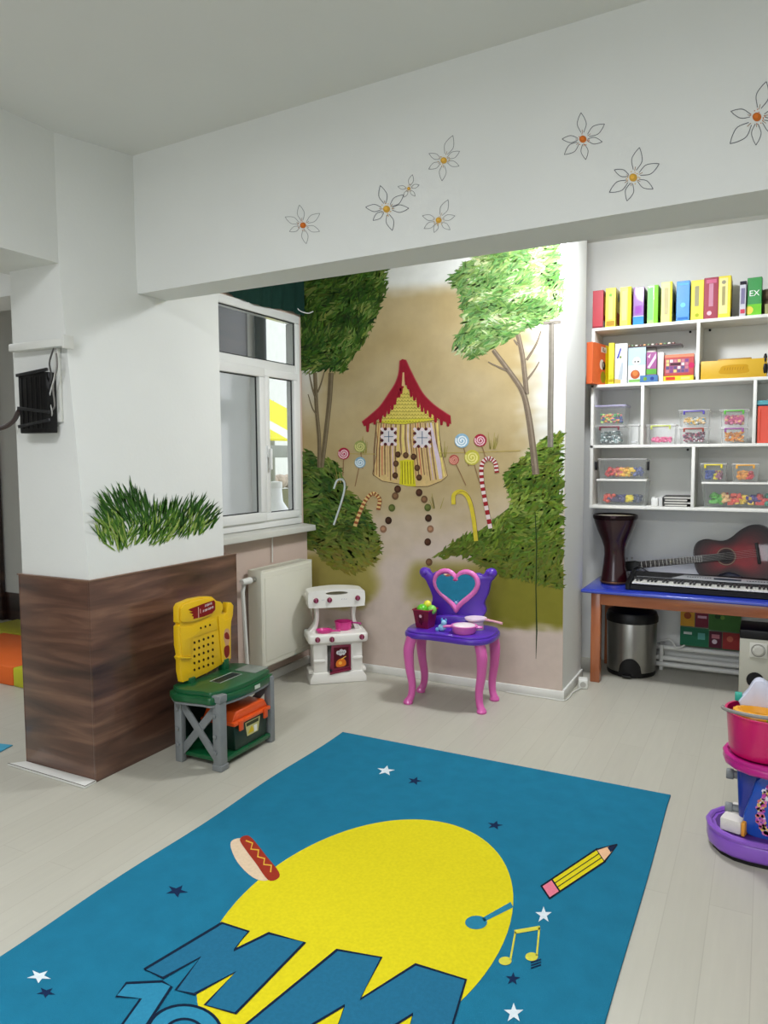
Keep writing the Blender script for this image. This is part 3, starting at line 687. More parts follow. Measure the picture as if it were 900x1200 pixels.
# big letters M M and the number 10
def letter(pts, name, c=(30, 102, 134), lw=3):
    P = Paint(on_rug, .0003); P.poly(pts, c, 5); P.line(pts, lw, (8, 28, 52), 6, True)
    return P.build(name, M_rugprint, rug)
k2 = lambda L_: [(x/2, 850+y/2) for x, y in L_]
letter(k2([(338, 572), (520, 463), (583, 483), (548, 527), (630, 487), (715, 508), (552, 675), (480, 655), (552, 578), (455, 630), (412, 620), (470, 543), (382, 592)]), 'letter_m')
letter([(262, 1222), (395, 1113), (447, 1122), (422, 1171), (487, 1130), (546, 1148), (524, 1222), (474, 1222), (484, 1188), (430, 1222), (388, 1222), (404, 1178), (330, 1222)], 'letter_m')
letter(k2([(272, 635), (296, 604), (380, 600), (402, 612), (345, 700), (300, 740), (262, 735), (330, 640)]), 'digit_one', (42, 128, 160))
P = Paint(on_rug, .0003)
for r0, c, Lr in ((46, (8, 28, 52), 7), (42, (42, 128, 160), 8), (25, (8, 28, 52), 9), (21, (32, 117, 148), 10)):
    P.disc(216, 1212, r0, c, Lr, ry=r0*.78, n=36)
P.build('digit_zero', M_rugprint, rug)

# ------------------------------------------------------------------ radiator and its pipes
M_rad = mat('cream_enamel', (214, 212, 196), .4, var=.02, coat=.2)
RX = -2.80
rd = thing('radiator', 'cream panel radiator on the wall under the window', 'radiator', (RX, 4.02, .15))
q = MB().box(-.025, 0, -.29, .29, .012, .63, .012, 3).box(-.11, -.085, -.29, .29, .012, .63, .012, 3)
q.box(0, .003, -.26, .26, .05, .59, .0028)
q.build('front_panel', M_rad, rd)
for y in (-.292, .287): MB().box(-.108, -.004, y, y+.005, .0, .64, .002).build('side_panel', M_rad, rd)
q = MB()
for k in range(24): q.box(-.10, -.015, -.28+k*.0236, -.273+k*.0236, .628, .636)
q.box(-.11, -.104, -.285, .285, .626, .64).box(-.012, -.004, -.285, .285, .626, .64)
q.build('top_grille', M_rad, rd)
MB().box(-.09, -.02, -.28, .28, .012, .03).build('painted_shadow_strip', M_black, rd)  # black strip put in as the shadow at the radiator's bottom
v = MB().cyl((-.05, -.29, .585), (-.05, -.34, .585), .011).cyl((-.05, -.305, .585), (-.05, -.33, .585), .017, seg=8)
v.build('valve', M_steel, rd)
MB().cyl((-.05, -.34, .585), (-.05, -.43, .585), .022, .019, bev=.004).build('valve_knob', M_trim, rd)
q = MB()
for y in (-.2, .2): q.box(-.135, -.108, y-.02, y+.02, .1, .55, .003)
q.build('wall_bracket', M_steel, rd)
tag(MB().tube([(RX-.07, 3.64, .71), (RX-.07, 3.625, .67), (RX-.07, 3.65, .30), (RX-.07, 3.665, .02), (RX-.07, 3.665, 0)], .013).build('radiator_pipe', M_trim), 'white heating pipe dropping from the radiator valve to the floor', 'pipe')
tag(MB().tube([(XW+.045, 4.02, .97), (XW+.042, 4.02, .80)], .004).build('cable', M_trim), 'short pale cable running down below the grey window sill', 'cable')

# ------------------------------------------------------------------ toy workbench
wb = thing('toy_workbench', 'toy workbench with yellow tool board, green top and grey legs', 'toy workbench', (-2.425, 2.905, 0))
WO = Vector((-2.425, 2.905, 0))
M_grey = mat('grey_plastic', (124, 128, 128), .5, var=.08, vscale=20)
M_green = mat('green_plastic', (14, 84, 46), .32, var=.05, coat=.2)
M_yel = mat('yellow_plastic', (226, 182, 16), .35, var=.03, coat=.2)
for x, y, wx, wy in ((.125, -.195, .05, .05), (.125, .205, .045, .035), (-.12, -.2, .045, .035), (-.12, .205, .045, .035)):
    lg = MB().box(x-wx/2, x+wx/2, y-wy/2, y+wy/2, 0, .355, .006)
    if wx > .046: lg.box(x-wx/2-.004, x+wx/2+.004, y-wy/2-.004, y+wy/2+.004, 0, .03, .004).box(x-wx/2-.003, x+wx/2+.006, y-wy/2-.006, y+wy/2, .335, .372, .006)
    lg = lg.build('leg', M_grey, wb)
    bl = MB()
    sy = -1 if y < 0 else 1
    for z in (.09, .17, .27): bl.cyl((x-.008 if x > 0 else x, y+sy*wy/2, z), (x-.008 if x > 0 else x, y+sy*(wy/2+.008), z), .011, seg=6, bev=.002)
    bl.build('bolt', M_grey, lg)
for y in (-.198, .205):
    cr = MB()
    for s_ in (1, -1):
        p0, p1 = Vector((-.115, y, .18-.13*s_)), Vector((.115, y, .18+.13*s_))
        d = p1-p0; cr.M = Matrix.Translation((p0+p1)/2) @ Matrix.Rotation(-math.atan2(d.z, d.x), 4, 'Y')
        cr.box(-d.length/2, d.length/2, -.008+.004*s_, .004+.004*s_, -.02, .02, .003)
    cr.build('cross_brace', M_grey, wb)
top = [(-.155, -.23), (-.155, .235), (.10, .235), (.14, .20), (.158, .09), (.163, 0), (.155, -.12), (.12, -.235), (.06, -.245)]
MB().prism(smooth_loop(top, 3), 'z', .325, .362, .008, 2).prism(smooth_loop([(x*.93, y*.94) for x, y in top], 3), 'z', .355, .385, .006, 2).build('worktop', M_green, wb)
MB().prism(smooth_loop([(x*.97, y*.97) for x, y in top], 3), 'z', .312, .324, .002).build('worktop_rim', M_grey, wb)
MB().box(-.03, .10, .12, .235, .384, .39, .002).build('metal_plate', mat('grey_plate', (128, 136, 128), .3, var=.05), wb)
P = Paint(lambda u, v, off: Vector((u, v, .3855+off)), .0004)
P.rect(-.02, -.09, .045, .08, (26, 40, 40), 1); P.line([(-.02, -.09), (.045, -.09), (.045, .08), (-.02, .08)], .006, (176, 186, 178), 2, True)
P.build('slot', M_print, wb)
P = Paint(lambda u, v, off: Vector((.1645+off, u, v)), .0006); P.rect(.03, .335, .075, .355, (196, 204, 190), 2); P.build('label', M_print, wb)
MB().box(-.14, .14, -.19, .20, .028, .052, .006).box(-.14, -.128, -.19, .20, .052, .1, .004).build('lower_shelf', M_green, wb)
q = MB()
for z in (0,): q.box(-.145, -.14, -.19, .19, .05, .31)
q.build('back_board', mat('dark_green_plastic', (12, 40, 30), .5), wb)
# tool board
BXP = -2.52
def bb(px, py):
    p = hit(px, py, 'x', BXP); return (p.y-WO.y, p.z)
def zb(x, y): return bb(205+x/10.435, 695+y/10.435)
out = [zb(*p) for p in [(100, 1090), (75, 960), (72, 830), (48, 790), (72, 760), (50, 640), (45, 410), (70, 385), (45, 360), (42, 180), (70, 130), (200, 75), (340, 45), (450, 42), (490, 75), (510, 95), (560, 105), (585, 130), (590, 190), (572, 245), (605, 268), (638, 235), (645, 115), (690, 115), (718, 150), (712, 270), (690, 350), (682, 440), (685, 600), (675, 830), (560, 880), (400, 975), (250, 1045)]]
bd = MB().prism(out, 'x', BXP-WO.x-.035, BXP-WO.x, .0035, 2).build('tool_board', M_yel, wb)
rel = MB().prism([zb(*p) for p in [(55, 190), (90, 140), (210, 95), (350, 65), (450, 62), (480, 95), (482, 210), (440, 260), (330, 310), (210, 350), (80, 360), (58, 340)]], 'x', BXP-WO.x, BXP-WO.x+.012, .006, 2)
rel.prism([zb(*p) for p in [(60, 420), (200, 405), (470, 310), (500, 330), (520, 440), (215, 550), (205, 770), (85, 780), (70, 600)]], 'x', BXP-WO.x, BXP-WO.x+.004, .002)
rel.prism([zb(*p) for p in [(520, 280), (560, 300), (610, 330), (680, 300), (672, 440), (674, 800), (570, 850), (545, 560)]], 'x', BXP-WO.x, BXP-WO.x+.008, .004)
rel.prism([zb(*p) for p in [(52, 780), (200, 775), (202, 800), (60, 805)]], 'x', BXP-WO.x, BXP-WO.x+.012, .004)
rel.build('moulding', M_yel, bd)
on_bd = lambda u, v, off: Vector((BXP-WO.x+off, *zb(u, v)))
P = Paint(on_bd, .0005)
for j in range(5):
    for i in range(5): P.disc(238+i*56, 606+j*83-i*20, 13, (50, 34, 6), 2, ry=17, n=12)
for i in range(3): P.disc(308+i*56, 426-i*18, 11, (50, 34, 6), 10, ry=14, n=12)
P.build('peg_hole', M_print, bd)
P = Paint(lambda u, v, off: Vector((BXP-WO.x+.0122+off, *zb(u, v))), .0004)
P.poly([(160, 190), (330, 125), (455, 85), (470, 110), (470, 200), (430, 245), (330, 285), (200, 315), (205, 285), (180, 280), (200, 255), (150, 235), (195, 225), (140, 205)], (128, 26, 24), 1)
P.line([(262, 170), (266, 300)], 7, (226, 190, 170), 2); P.line([(285, 190), (290, 245)], 8, (226, 160, 150), 2)
rnd = random.Random(5)
for (x0, y0, n) in ((345, 168, 4), (320, 232, 6)):      # two lines of small white capitals, too blurred to read
    for k in range(n):
        x = x0+k*22; y = y0-k*9
        P.line([(x, y), (x+2, y-26)], 5, (238, 232, 228), 2); P.line([(x, y-24), (x+14, y-28)], 5, (238, 232, 228), 2)
        if k % 2: P.line([(x+13, y-4), (x+14, y-28)], 5, (238, 232, 228), 2)
        else: P.line([(x, y-10), (x+13, y-15)], 5, (238, 232, 228), 2)
P.build('sticker', M_print, bd)
P = Paint(lambda u, v, off: Vector((BXP-WO.x+.0082+off, *zb(u, v))), .0004)
P.poly(smooth_loop([(600, 440), (650, 450), (656, 560), (640, 640), (655, 740), (620, 800), (585, 740), (600, 640), (580, 540)]), (196, 150, 110), 1)
P.poly(smooth_loop([(590, 500), (620, 475), (645, 510), (648, 560), (600, 555)]), (122, 34, 26), 2); P.poly(smooth_loop([(590, 660), (645, 640), (650, 740), (615, 790), (588, 740)]), (122, 34, 26), 2)
P.build('sticker', M_print, bd)
MB().box(BXP-WO.x-.03, BXP-WO.x+.012, -.16, -.12, .38, .41, .004).box(BXP-WO.x-.03, BXP-WO.x+.012, .10, .14, .38, .44, .004).build('board_clip', M_green, wb)
# tool box on the lower shelf
tb = thing('toy_toolbox', 'dark green toy toolbox with orange lid on the lower shelf of the toy workbench', 'toy box', (-2.395, 2.945, .052))
MB().prism([(-.125, 0), (.125, 0), (.14, .135), (-.14, .135)], 'x', -.09, .10, .006).build('body', mat('deep_green_plastic', (16, 46, 34), .4), tb)
MB().box(-.10, .115, -.15, .15, .13, .15, .006).prism([(-.145, .15), (.145, .15), (.115, .195), (-.115, .195)], 'x', -.09, .10, .008).build('lid', mat('orange_plastic', (226, 84, 20), .35, coat=.2), tb)
q = MB()
for y in (-.10, .10): q.box(.112, .122, y-.015, y+.015, .10, .15, .003)
q.build('latch', plastic(214, 76, 20), tb)
P = Paint(lambda u, v, off: Vector((.101+off, u, v)), .0006); P.poly([(-.05, .118), (.075, .118), (.055, .045), (-.035, .045)], (196, 190, 130), 1)
P.rect(-.04, .095, .06, .112, (60, 66, 40), 2); P.poly([(-.03, .055), (.0, .09), (.03, .055)], (206, 180, 40), 2); P.rect(.02, .05, .045, .085, (230, 230, 220), 3); P.build('label', M_print, tb)

# ------------------------------------------------------------------ toy kitchen
M_kit = mat('white_toy_plastic', (232, 230, 222), .35, var=.02, coat=.2)
M_mar = mat('maroon_plastic', (120, 16, 52), .3, coat=.3)
kz = R(40)
kt = thing('toy_kitchen', 'white toy kitchen with maroon oven door and knobs in the corner by the radiator', 'toy kitchen', (-2.555, 4.215, 0), kz)
bs = MB()
bs.prism([(-.19, 0), (.19, 0), (.19, .035), (.165, .075), (-.165, .075), (-.19, .035)], 'y', -.10, .10, .008)
bs.box(-.165, -.07, -.085, .095, .07, .275, .01).box(.085, .165, -.085, .095, .07, .275, .01).box(-.08, .095, .06, .095, .07, .275, .004).box(-.08, .095, -.085, .09, .255, .275, .003)
bs.box(-.165, -.16, -.095, -.02, .14, .16, .003).box(-.165, -.085, -.095, -.08, .145, .162, .004).box(.10, .165, -.095, -.08, .155, .172, .004).box(-.195, -.16, -.06, .06, .06, .085, .006).box(.16, .195, -.06, .06, .06, .085, .006)
bs.build('base_cabinet', M_kit, kt)
MB().prism(smooth_loop([(-.19, -.11), (-.1, -.115), (.1, -.115), (.19, -.11), (.2, -.05), (.2, .07), (.17, .1), (-.17, .1), (-.2, .07), (-.2, -.05)], 3), 'z', .272, .335, .014, 3).build('counter', M_kit, kt)
for s_ in (-1, 1):
    o_ = smooth_path([Vector((.185*s_, 0, .33)), Vector((.145*s_, 0, .38)), Vector((.135*s_, 0, .44)), Vector((.15*s_, 0, .52))], 5)
    i_ = smooth_path([Vector((.135*s_, 0, .33)), Vector((.118*s_, 0, .38)), Vector((.112*s_, 0, .44)), Vector((.115*s_, 0, .52))], 5)
    pts = [(p.x, p.z) for p in o_]+[(p.x, p.z) for p in reversed(i_)]
    MB().prism(pts, 'y', 0, .09, .006).build('post', M_kit, kt)
hl = smooth_loop([(-.17, .505), (0, .503), (.17, .505), (.188, .52), (.19, .59), (.165, .615), (0, .628), (-.165, .615), (-.19, .59), (-.188, .52)], 4)
hole = [(.075*math.cos(2*PI*k/20), .598+.012*math.sin(2*PI*k/20)) for k in range(20)]
MB().prism(hl, 'y', -.06, .10, holes=[hole]).build('hood', M_kit, kt)
for x, z, y in ((-.14, .555, -.061), (-.05, .555, -.061), (.14, .56, -.061), (-.14, .305, -.118), (-.045, .302, -.118), (.155, .308, -.118)):
    k_ = MB().cyl((x, y+.012, z), (x, y-.012, z), .019, .016, bev=.003).build('knob', M_mar, kt)
    MB().box(x-.003, x+.003, y-.018, y-.011, z-.013, z+.013, .001).build('grip', plastic(176, 90, 130), k_)
P = Paint(lambda u, v, off: Vector((u, -.0605-off, v)), .0005)
for x in (-.1, -.09, .03, .045, .06): P.line([(x, .553), (x+.006, .56)], .003, (170, 172, 180), 1)
P.build('dial_mark', M_print, kt)
od = MB().prism([(-.06, .06), (.085, .085), (.085, .255), (-.045, .255)], 'y', -.094, -.08, .004).prism([(-.06, .06), (.085, .085), (.085, .095), (-.06, .075)], 'y', -.106, -.09, .003).build('oven_door', M_mar, kt)
P = Paint(lambda u, v, off: Vector((u, -.0945-off, v)), .0005)
P.poly([(-.03, .10), (.07, .11), (.07, .24), (-.03, .24)], (74, 14, 26), 1)
for x, z, r_ in ((0, .205, .014), (.02, .213, .015), (.04, .21, .013), (.015, .198, .014), (.035, .2, .012)): P.disc(x, z, r_, (206, 206, 206), 2, n=12)
for x in (.0, .012, .024, .036): P.line([(x, .2), (x+.006, .212)], .003, (80, 80, 84), 3)
P.poly(smooth_loop([(-.01, .11), (.045, .115), (.05, .145), (.03, .165), (.005, .16), (-.015, .14)]), (214, 116, 36), 2); P.line([(.02, .16), (.05, .178)], .006, (240, 190, 90), 3); P.disc(.012, .135, .012, (240, 180, 70), 3, n=10)
P.build('sticker', M_print, od)
MB().sphere((-.052, -.105, .092), .009).build('door_handle', M_black, od)
def k2w(x, y, z): return Matrix.Rotation(kz, 4, 'Z') @ Vector((x, y, 0))+Vector((-2.555, 4.215, z))
M_hot = mat('hot_pink_plastic', (214, 54, 140), .35, coat=.3)
pn = thing('toy_frying_pan', 'pink toy frying pan lying on the left of the white toy kitchen counter', 'toy pan', k2w(-.085, -.04, .335), kz)
MB().lathe([(0, 0), (.045, 0), (.056, .018), (.053, .018), (.043, .004), (0, .004)]).build('pan', M_hot, pn)
MB().tube([(.04, -.035, .014), (.07, -.05, .018), (.1, -.06, .018)], [.007, .006, .008]).build('handle', M_hot, pn)
pt = thing('toy_saucepan', 'pink toy saucepan standing right of the frying pan on the white toy kitchen', 'toy pan', k2w(.055, .02, .335), kz)
MB().lathe([(0, 0), (.05, 0), (.055, .008), (.058, .05), (.062, .052), (.062, .056), (.055, .056), (.052, .008), (0, .006)]).build('pan', M_hot, pt)
MB().tube([(.055, -.01, .046), (.085, -.025, .044), (.115, -.04, .04)], [.007, .006, .008]).build('handle', plastic(170, 40, 120), pt)

# ------------------------------------------------------------------ toy vanity table
M_pur = mat('purple_plastic', (84, 42, 172), .3, var=.03, coat=.3)
M_leg = mat('pink_plastic', (214, 96, 170), .35, coat=.25)
M_rose = mat('rose_plastic', (222, 110, 184), .3, coat=.3)
vz = R(6)
VO = Vector((-1.684, 4.145, 0))
vt = thing('toy_vanity', 'purple toy vanity table with heart mirror and pink curved legs', 'toy vanity', VO, vz)
tp = smooth_loop([(-.27, -.10), (-.2, -.165), (-.1, -.165), (0, -.18), (.1, -.2), (.19, -.2), (.26, -.14), (.285, -.03), (.275, .1), (.2, .16), (0, .165), (-.2, .16), (-.27, .08)], 4)
MB().prism(tp, 'z', .405, .44, .012, 2).prism([(x*.96, y*.95) for x, y in tp], 'z', .436, .452, .006, 2).build('tabletop', M_pur, vt)
for x, y in ((-.215, -.125), (.205, -.135), (-.215, .115), (.225, .115)):
    sx = 1 if x > 0 else -1
    pts = smooth_path([Vector((x, y, .41)), Vector((x+.018*sx, y-.01, .33)), Vector((x+.014*sx, y-.006, .22)), Vector((x, y, .12)), Vector((x+.004*sx, y-.004, .05)), Vector((x+.02*sx, y-.018, .012))], 4)
    n = len(pts); rr = [(.036, .036, .030, .026, .024, .026)[min(5, int(i/(n-1)*5))]*(1-((i/(n-1)*5) % 1))+(.036, .036, .030, .026, .024, .026, .026)[min(6, int(i/(n-1)*5)+1)]*((i/(n-1)*5) % 1) for i in range(n)]
    q = MB().tube(pts, [r_*.92 for r_ in rr], 12); q.lathe([(0, 0), (.028, 0), (.031, .01), (.022, .028), (0, .03)], (x+.02*sx, y-.018, 0), 16)
    q.build('leg', M_leg, vt)
def heart(cx, cz, w_, h_, n=40):
    o = []
    for k in range(n):
        t = 2*PI*k/n; X = 16*math.sin(t)**3/16; Z = (13*math.cos(t)-5*math.cos(2*t)-2*math.cos(3*t)-math.cos(4*t))
        o.append((cx+X*w_/2, cz+(Z+2.6)/29*h_))
    return o
hx, hz = .0, .665
fr = smooth_loop([(-.12, .452), (.12, .452), (.16, .50), (.185, .55), (.175, .60), (.20, .66), (.215, .73), (.235, .755), (.225, .80), (.19, .81), (.165, .775), (.12, .78), (0, .74), (-.12, .78), (-.165, .765), (-.19, .795), (-.225, .785), (-.235, .745), (-.205, .72), (-.16, .62), (-.17, .56), (-.16, .50)], 3)
mf = MB().prism(fr, 'y', .10, .15, .012, 2).build('mirror_frame', M_pur, vt)
mm = MB().prism(heart(0, 0, .25, .225), 'y', -.002, .002).build('mirror_glass', mat('mirror', (236, 238, 240), .03, metal=1), mf)
mm.location = (hx, .088, hz); mm.rotation_euler = (R(6), 0, R(5))
hr = heart(hx, hz, .275, .25)
MB().tube([(x, .094, z) for x, z in hr], .016, 10, True).build('heart_rim', M_rose, mf)
MB().lathe([(0, 0), (.014, 0), (.016, .006), (.006, .012), (0, .012)], seg=12).build('jewel', plastic(166, 40, 110), mf).location = (0, .074, .735)
q = MB()
q.sphere((-.215, .125, .77), (.035, .034, .032)).sphere((.215, .125, .785), (.035, .034, .032))
q.build('frame_knob', M_pur, mf)
MB().prism(smooth_loop([(-.15, .45), (.15, .45), (.13, .50), (.05, .515), (-.05, .515), (-.13, .50)], 4), 'y', .06, .11, .01).build('mirror_foot', M_pur, vt)
def v2w(x, y, z): return Matrix.Rotation(vz, 4, 'Z') @ Vector((x, y, 0))+VO+Vector((0, 0, z))
ZT = .4525
bk = thing('toy_pail', 'small maroon square toy pail on the left of the purple vanity', 'toy pail', v2w(-.165, -.02, ZT), vz+R(-12))
o4 = [(-.05, -.05), (.05, -.05), (.05, .05), (-.05, .05)]
b = bmesh.new()
lo = [b.verts.new((x*.82, y*.82, 0)) for x, y in o4]; hi = [b.verts.new((x*1.12, y*1.12, .115)) for x, y in o4]; h2 = [b.verts.new((x*1.02, y*1.02, .115)) for x, y in o4]; l2 = [b.verts.new((x*.76, y*.76, .006)) for x, y in o4]
for A, B_ in ((lo, hi), (hi, h2), (h2, l2)):
    for i in range(4): b.faces.new((A[i], A[(i+1) % 4], B_[(i+1) % 4], B_[i]))
b.faces.new(lo[::-1]); b.faces.new(l2); bmesh.ops.recalc_face_normals(b, faces=list(b.faces))
q = MB(); q._add(b); q.build('pail', M_mar, bk)
q = MB().tube([(.056*math.copysign(1, c)*1.0, s_, .112) for c, s_ in ((-1, -.057), (1, -.057), (1, .057), (-1, .057))], .005, 6, True); q.build('rim', plastic(150, 22, 62), bk)
P = Paint(lambda u, v, off: Vector((u, -.0425-.0135*v/.115-.0006-off, v)), .0004)
P.line([(-.02, .085), (-.012, .03)], .005, (70, 12, 40), 1); P.line([(.018, .09), (.01, .035)], .005, (70, 12, 40), 1); P.disc(-.004, .075, .01, (226, 190, 200), 2); P.line([(-.004, .065), (0, .02)], .008, (60, 10, 34), 1); P.build('print', M_print, bk)
for x, y, z, c, r_, lb in ((-.02, 0, .105, (96, 186, 40), .036, 'lime green toy ball in the maroon pail, left hand one'), (.04, .01, .108, (130, 200, 80), .03, 'paler green toy ball in the maroon pail, right hand one'), (.002, .03, .135, (220, 214, 60), .026, 'yellow green toy ball on top of the pile in the maroon pail')):
    tag(MB().sphere(v2w(-.165, -.02, ZT)+Vector((x, y, z)), r_, 16).build('toy_ball', plastic(*c)), lb, 'toy', 'toy balls in the maroon pail')
dg = thing('toy_figure', 'small pale blue toy figure on the purple vanity, right of the maroon pail', 'toy', v2w(-.035, -.09, ZT), vz)
M_lb = plastic(150, 200, 232)
MB().sphere((0, 0, .022), (.026, .02, .022)).sphere((.012, -.004, .052), (.018, .016, .018)).build('body', M_lb, dg)
MB().sphere((.0, -.004, .068), (.007, .005, .012)).sphere((.024, -.004, .067), (.007, .005, .012)).build('ear', plastic(90, 160, 214), dg)
MB().box(-.04, -.018, -.012, .012, 0, .018, .004).build('foot', plastic(120, 176, 222), dg)
po = thing('toy_pot', 'pink toy cooking pot with pale lid on the right of the purple vanity', 'toy pot', v2w(.1, -.085, ZT), vz)
MB().lathe([(0, 0), (.062, 0), (.07, .01), (.075, .04), (.079, .042), (.079, .046), (.07, .046), (0, .044)]).build('pot', M_rose, po)
MB().tube([(-.07, -.005, .034), (-.1, -.012, .034), (-.125, -.016, .032)], [.01, .008, .01]).tube([(.07, .012, .036), (.095, .014, .036), (.11, .012, .036)], [.01, .008, .009]).build('handle', M_rose, po)
MB().lathe([(0, .058), (.03, .056), (.066, .047), (.066, .044), (0, .044)]).build('lid', plastic(232, 220, 222), po)
pl = thing('toy_skillet', 'pale pink toy skillet with long handle leaning behind the pot on the purple vanity', 'toy pan', v2w(.14, .035, ZT), vz)
MB().lathe([(0, .05), (.05, .05), (.066, .06), (.068, .068), (.064, .068), (.049, .056), (0, .056)]).cyl((0, 0, 0), (0, 0, .051), .05, .045).build('pan', plastic(226, 206, 214), pl)
MB().tube([(.06, -.01, .063), (.11, -.02, .06), (.17, -.03, .052)], [.009, .007, .008]).build('handle', plastic(222, 160, 170), pl)

# ------------------------------------------------------------------ wall shelf
SX0, SX1, SY0, SY1 = -1.092, .62, 5.215, YB-.002
T = .02
LV = [1.147, 1.562, 1.975, 2.358]         # shelf boards, centre heights
sh = thing('wall_shelf', 'white wall shelf with open compartments above the blue table', 'shelf', ((SX0+SX1)/2, SY1, 1.14))
SO = Vector(sh.location)
def sb(x0, x1, z0, z1, name, y0=SY0, y1=SY1):
    return MB().box(x0-SO.x, x1-SO.x, y0-SO.y, y1-SO.y, z0-SO.z, z1-SO.z, .0015).build(name, M_shelf, sh)
M_shelf = mat('white_melamine', (226, 225, 218), .45, var=.02)
for z in LV: sb(SX0, SX1, z-T/2, z+T/2, 'shelf_board')
sb(SX0, SX0+T, LV[0]+T/2, LV[3]-T/2, 'side_board'); sb(SX1-T, SX1, LV[0]+T/2, LV[3]-T/2, 'side_board')
XD = [hit(818, 410, 'y', SY0).x, hit(752.5, 490, 'y', SY0).x, hit(884, 490, 'y', SY0).x, hit(812, 555, 'y', SY0).x]
for x, i in ((XD[0], 2), (XD[1], 1), (XD[2], 1), (XD[3], 0)): sb(x-T/2, x+T/2, LV[i]+T/2, LV[i+1]-T/2, 'divider')
cp = MB()
for px, py in ((809, 389), (832, 387), (806, 527), (788, 596)):
    p = hit(px, py, 'y', SY1-.002); cp.cyl(Vector((p.x, SY1-.001, p.z))-SO, Vector((p.x, SY1-.006, p.z))-SO, .008, seg=12)
cp.build('screw_cover', M_black, sh)
def sx(px, y=5.21, py=450): return hit(px, py, 'y', y).x
def sz(px, py, y=5.21): return hit(px, py, 'y', y).z
ZS = [z+T/2+.0008 for z in LV]
CARD = {}
def card(c):
    if c not in CARD: CARD[c] = mat('printed_board', c, .4, var=.04, vscale=20, coat=.2)
    return CARD[c]
def box_thing(name, lb, cat, x0, x1, y0, y1, z0, h_, c, rz=0, group=None, top=None):
    """a closed carton whose front left bottom corner is (x0, y0, z0)"""
    o = MB().box(0, x1-x0, 0, y1-y0, 0, h_, .002, 1).build(name, card(c)); o.location = (x0, y0, z0); o.rotation_euler = (0, 0, rz); tag(o, lb, cat, group)
    return o
def front_print(o, w_, h_, marks, nm='cover_print'):
    P = Paint(lambda u, v, off: Vector((u*w_, -.0005-off, v*h_)), .0003)
    for m_ in marks:
        if m_[0] == 'r': P.rect(*m_[1:5], m_[5], m_[6] if len(m_) > 6 else 1)
        elif m_[0] == 'd': P.disc(m_[1], m_[2], m_[3]/w_, m_[4], m_[5] if len(m_) > 5 else 2, ry=m_[3]/h_)
        elif m_[0] == 'p': P.poly(m_[1], m_[2], m_[3] if len(m_) > 3 else 2)
    return P.build(nm, M_print, o)
def side_print(o, w_, d_, h_, marks):
    P = Paint(lambda u, v, off: Vector((w_+.0005+off, u*d_, v*h_)), .0003)
    for m_ in marks:
        if m_[0] == 'r': P.rect(*m_[1:5], m_[5], m_[6] if len(m_) > 6 else 1)
        elif m_[0] == 'd': P.disc(m_[1], m_[2], m_[3]/d_, m_[4], 2, ry=m_[3]/h_)
    return P.build('cover_print', M_print, o)
GR = 'game boxes standing in a row on top of the shelf'
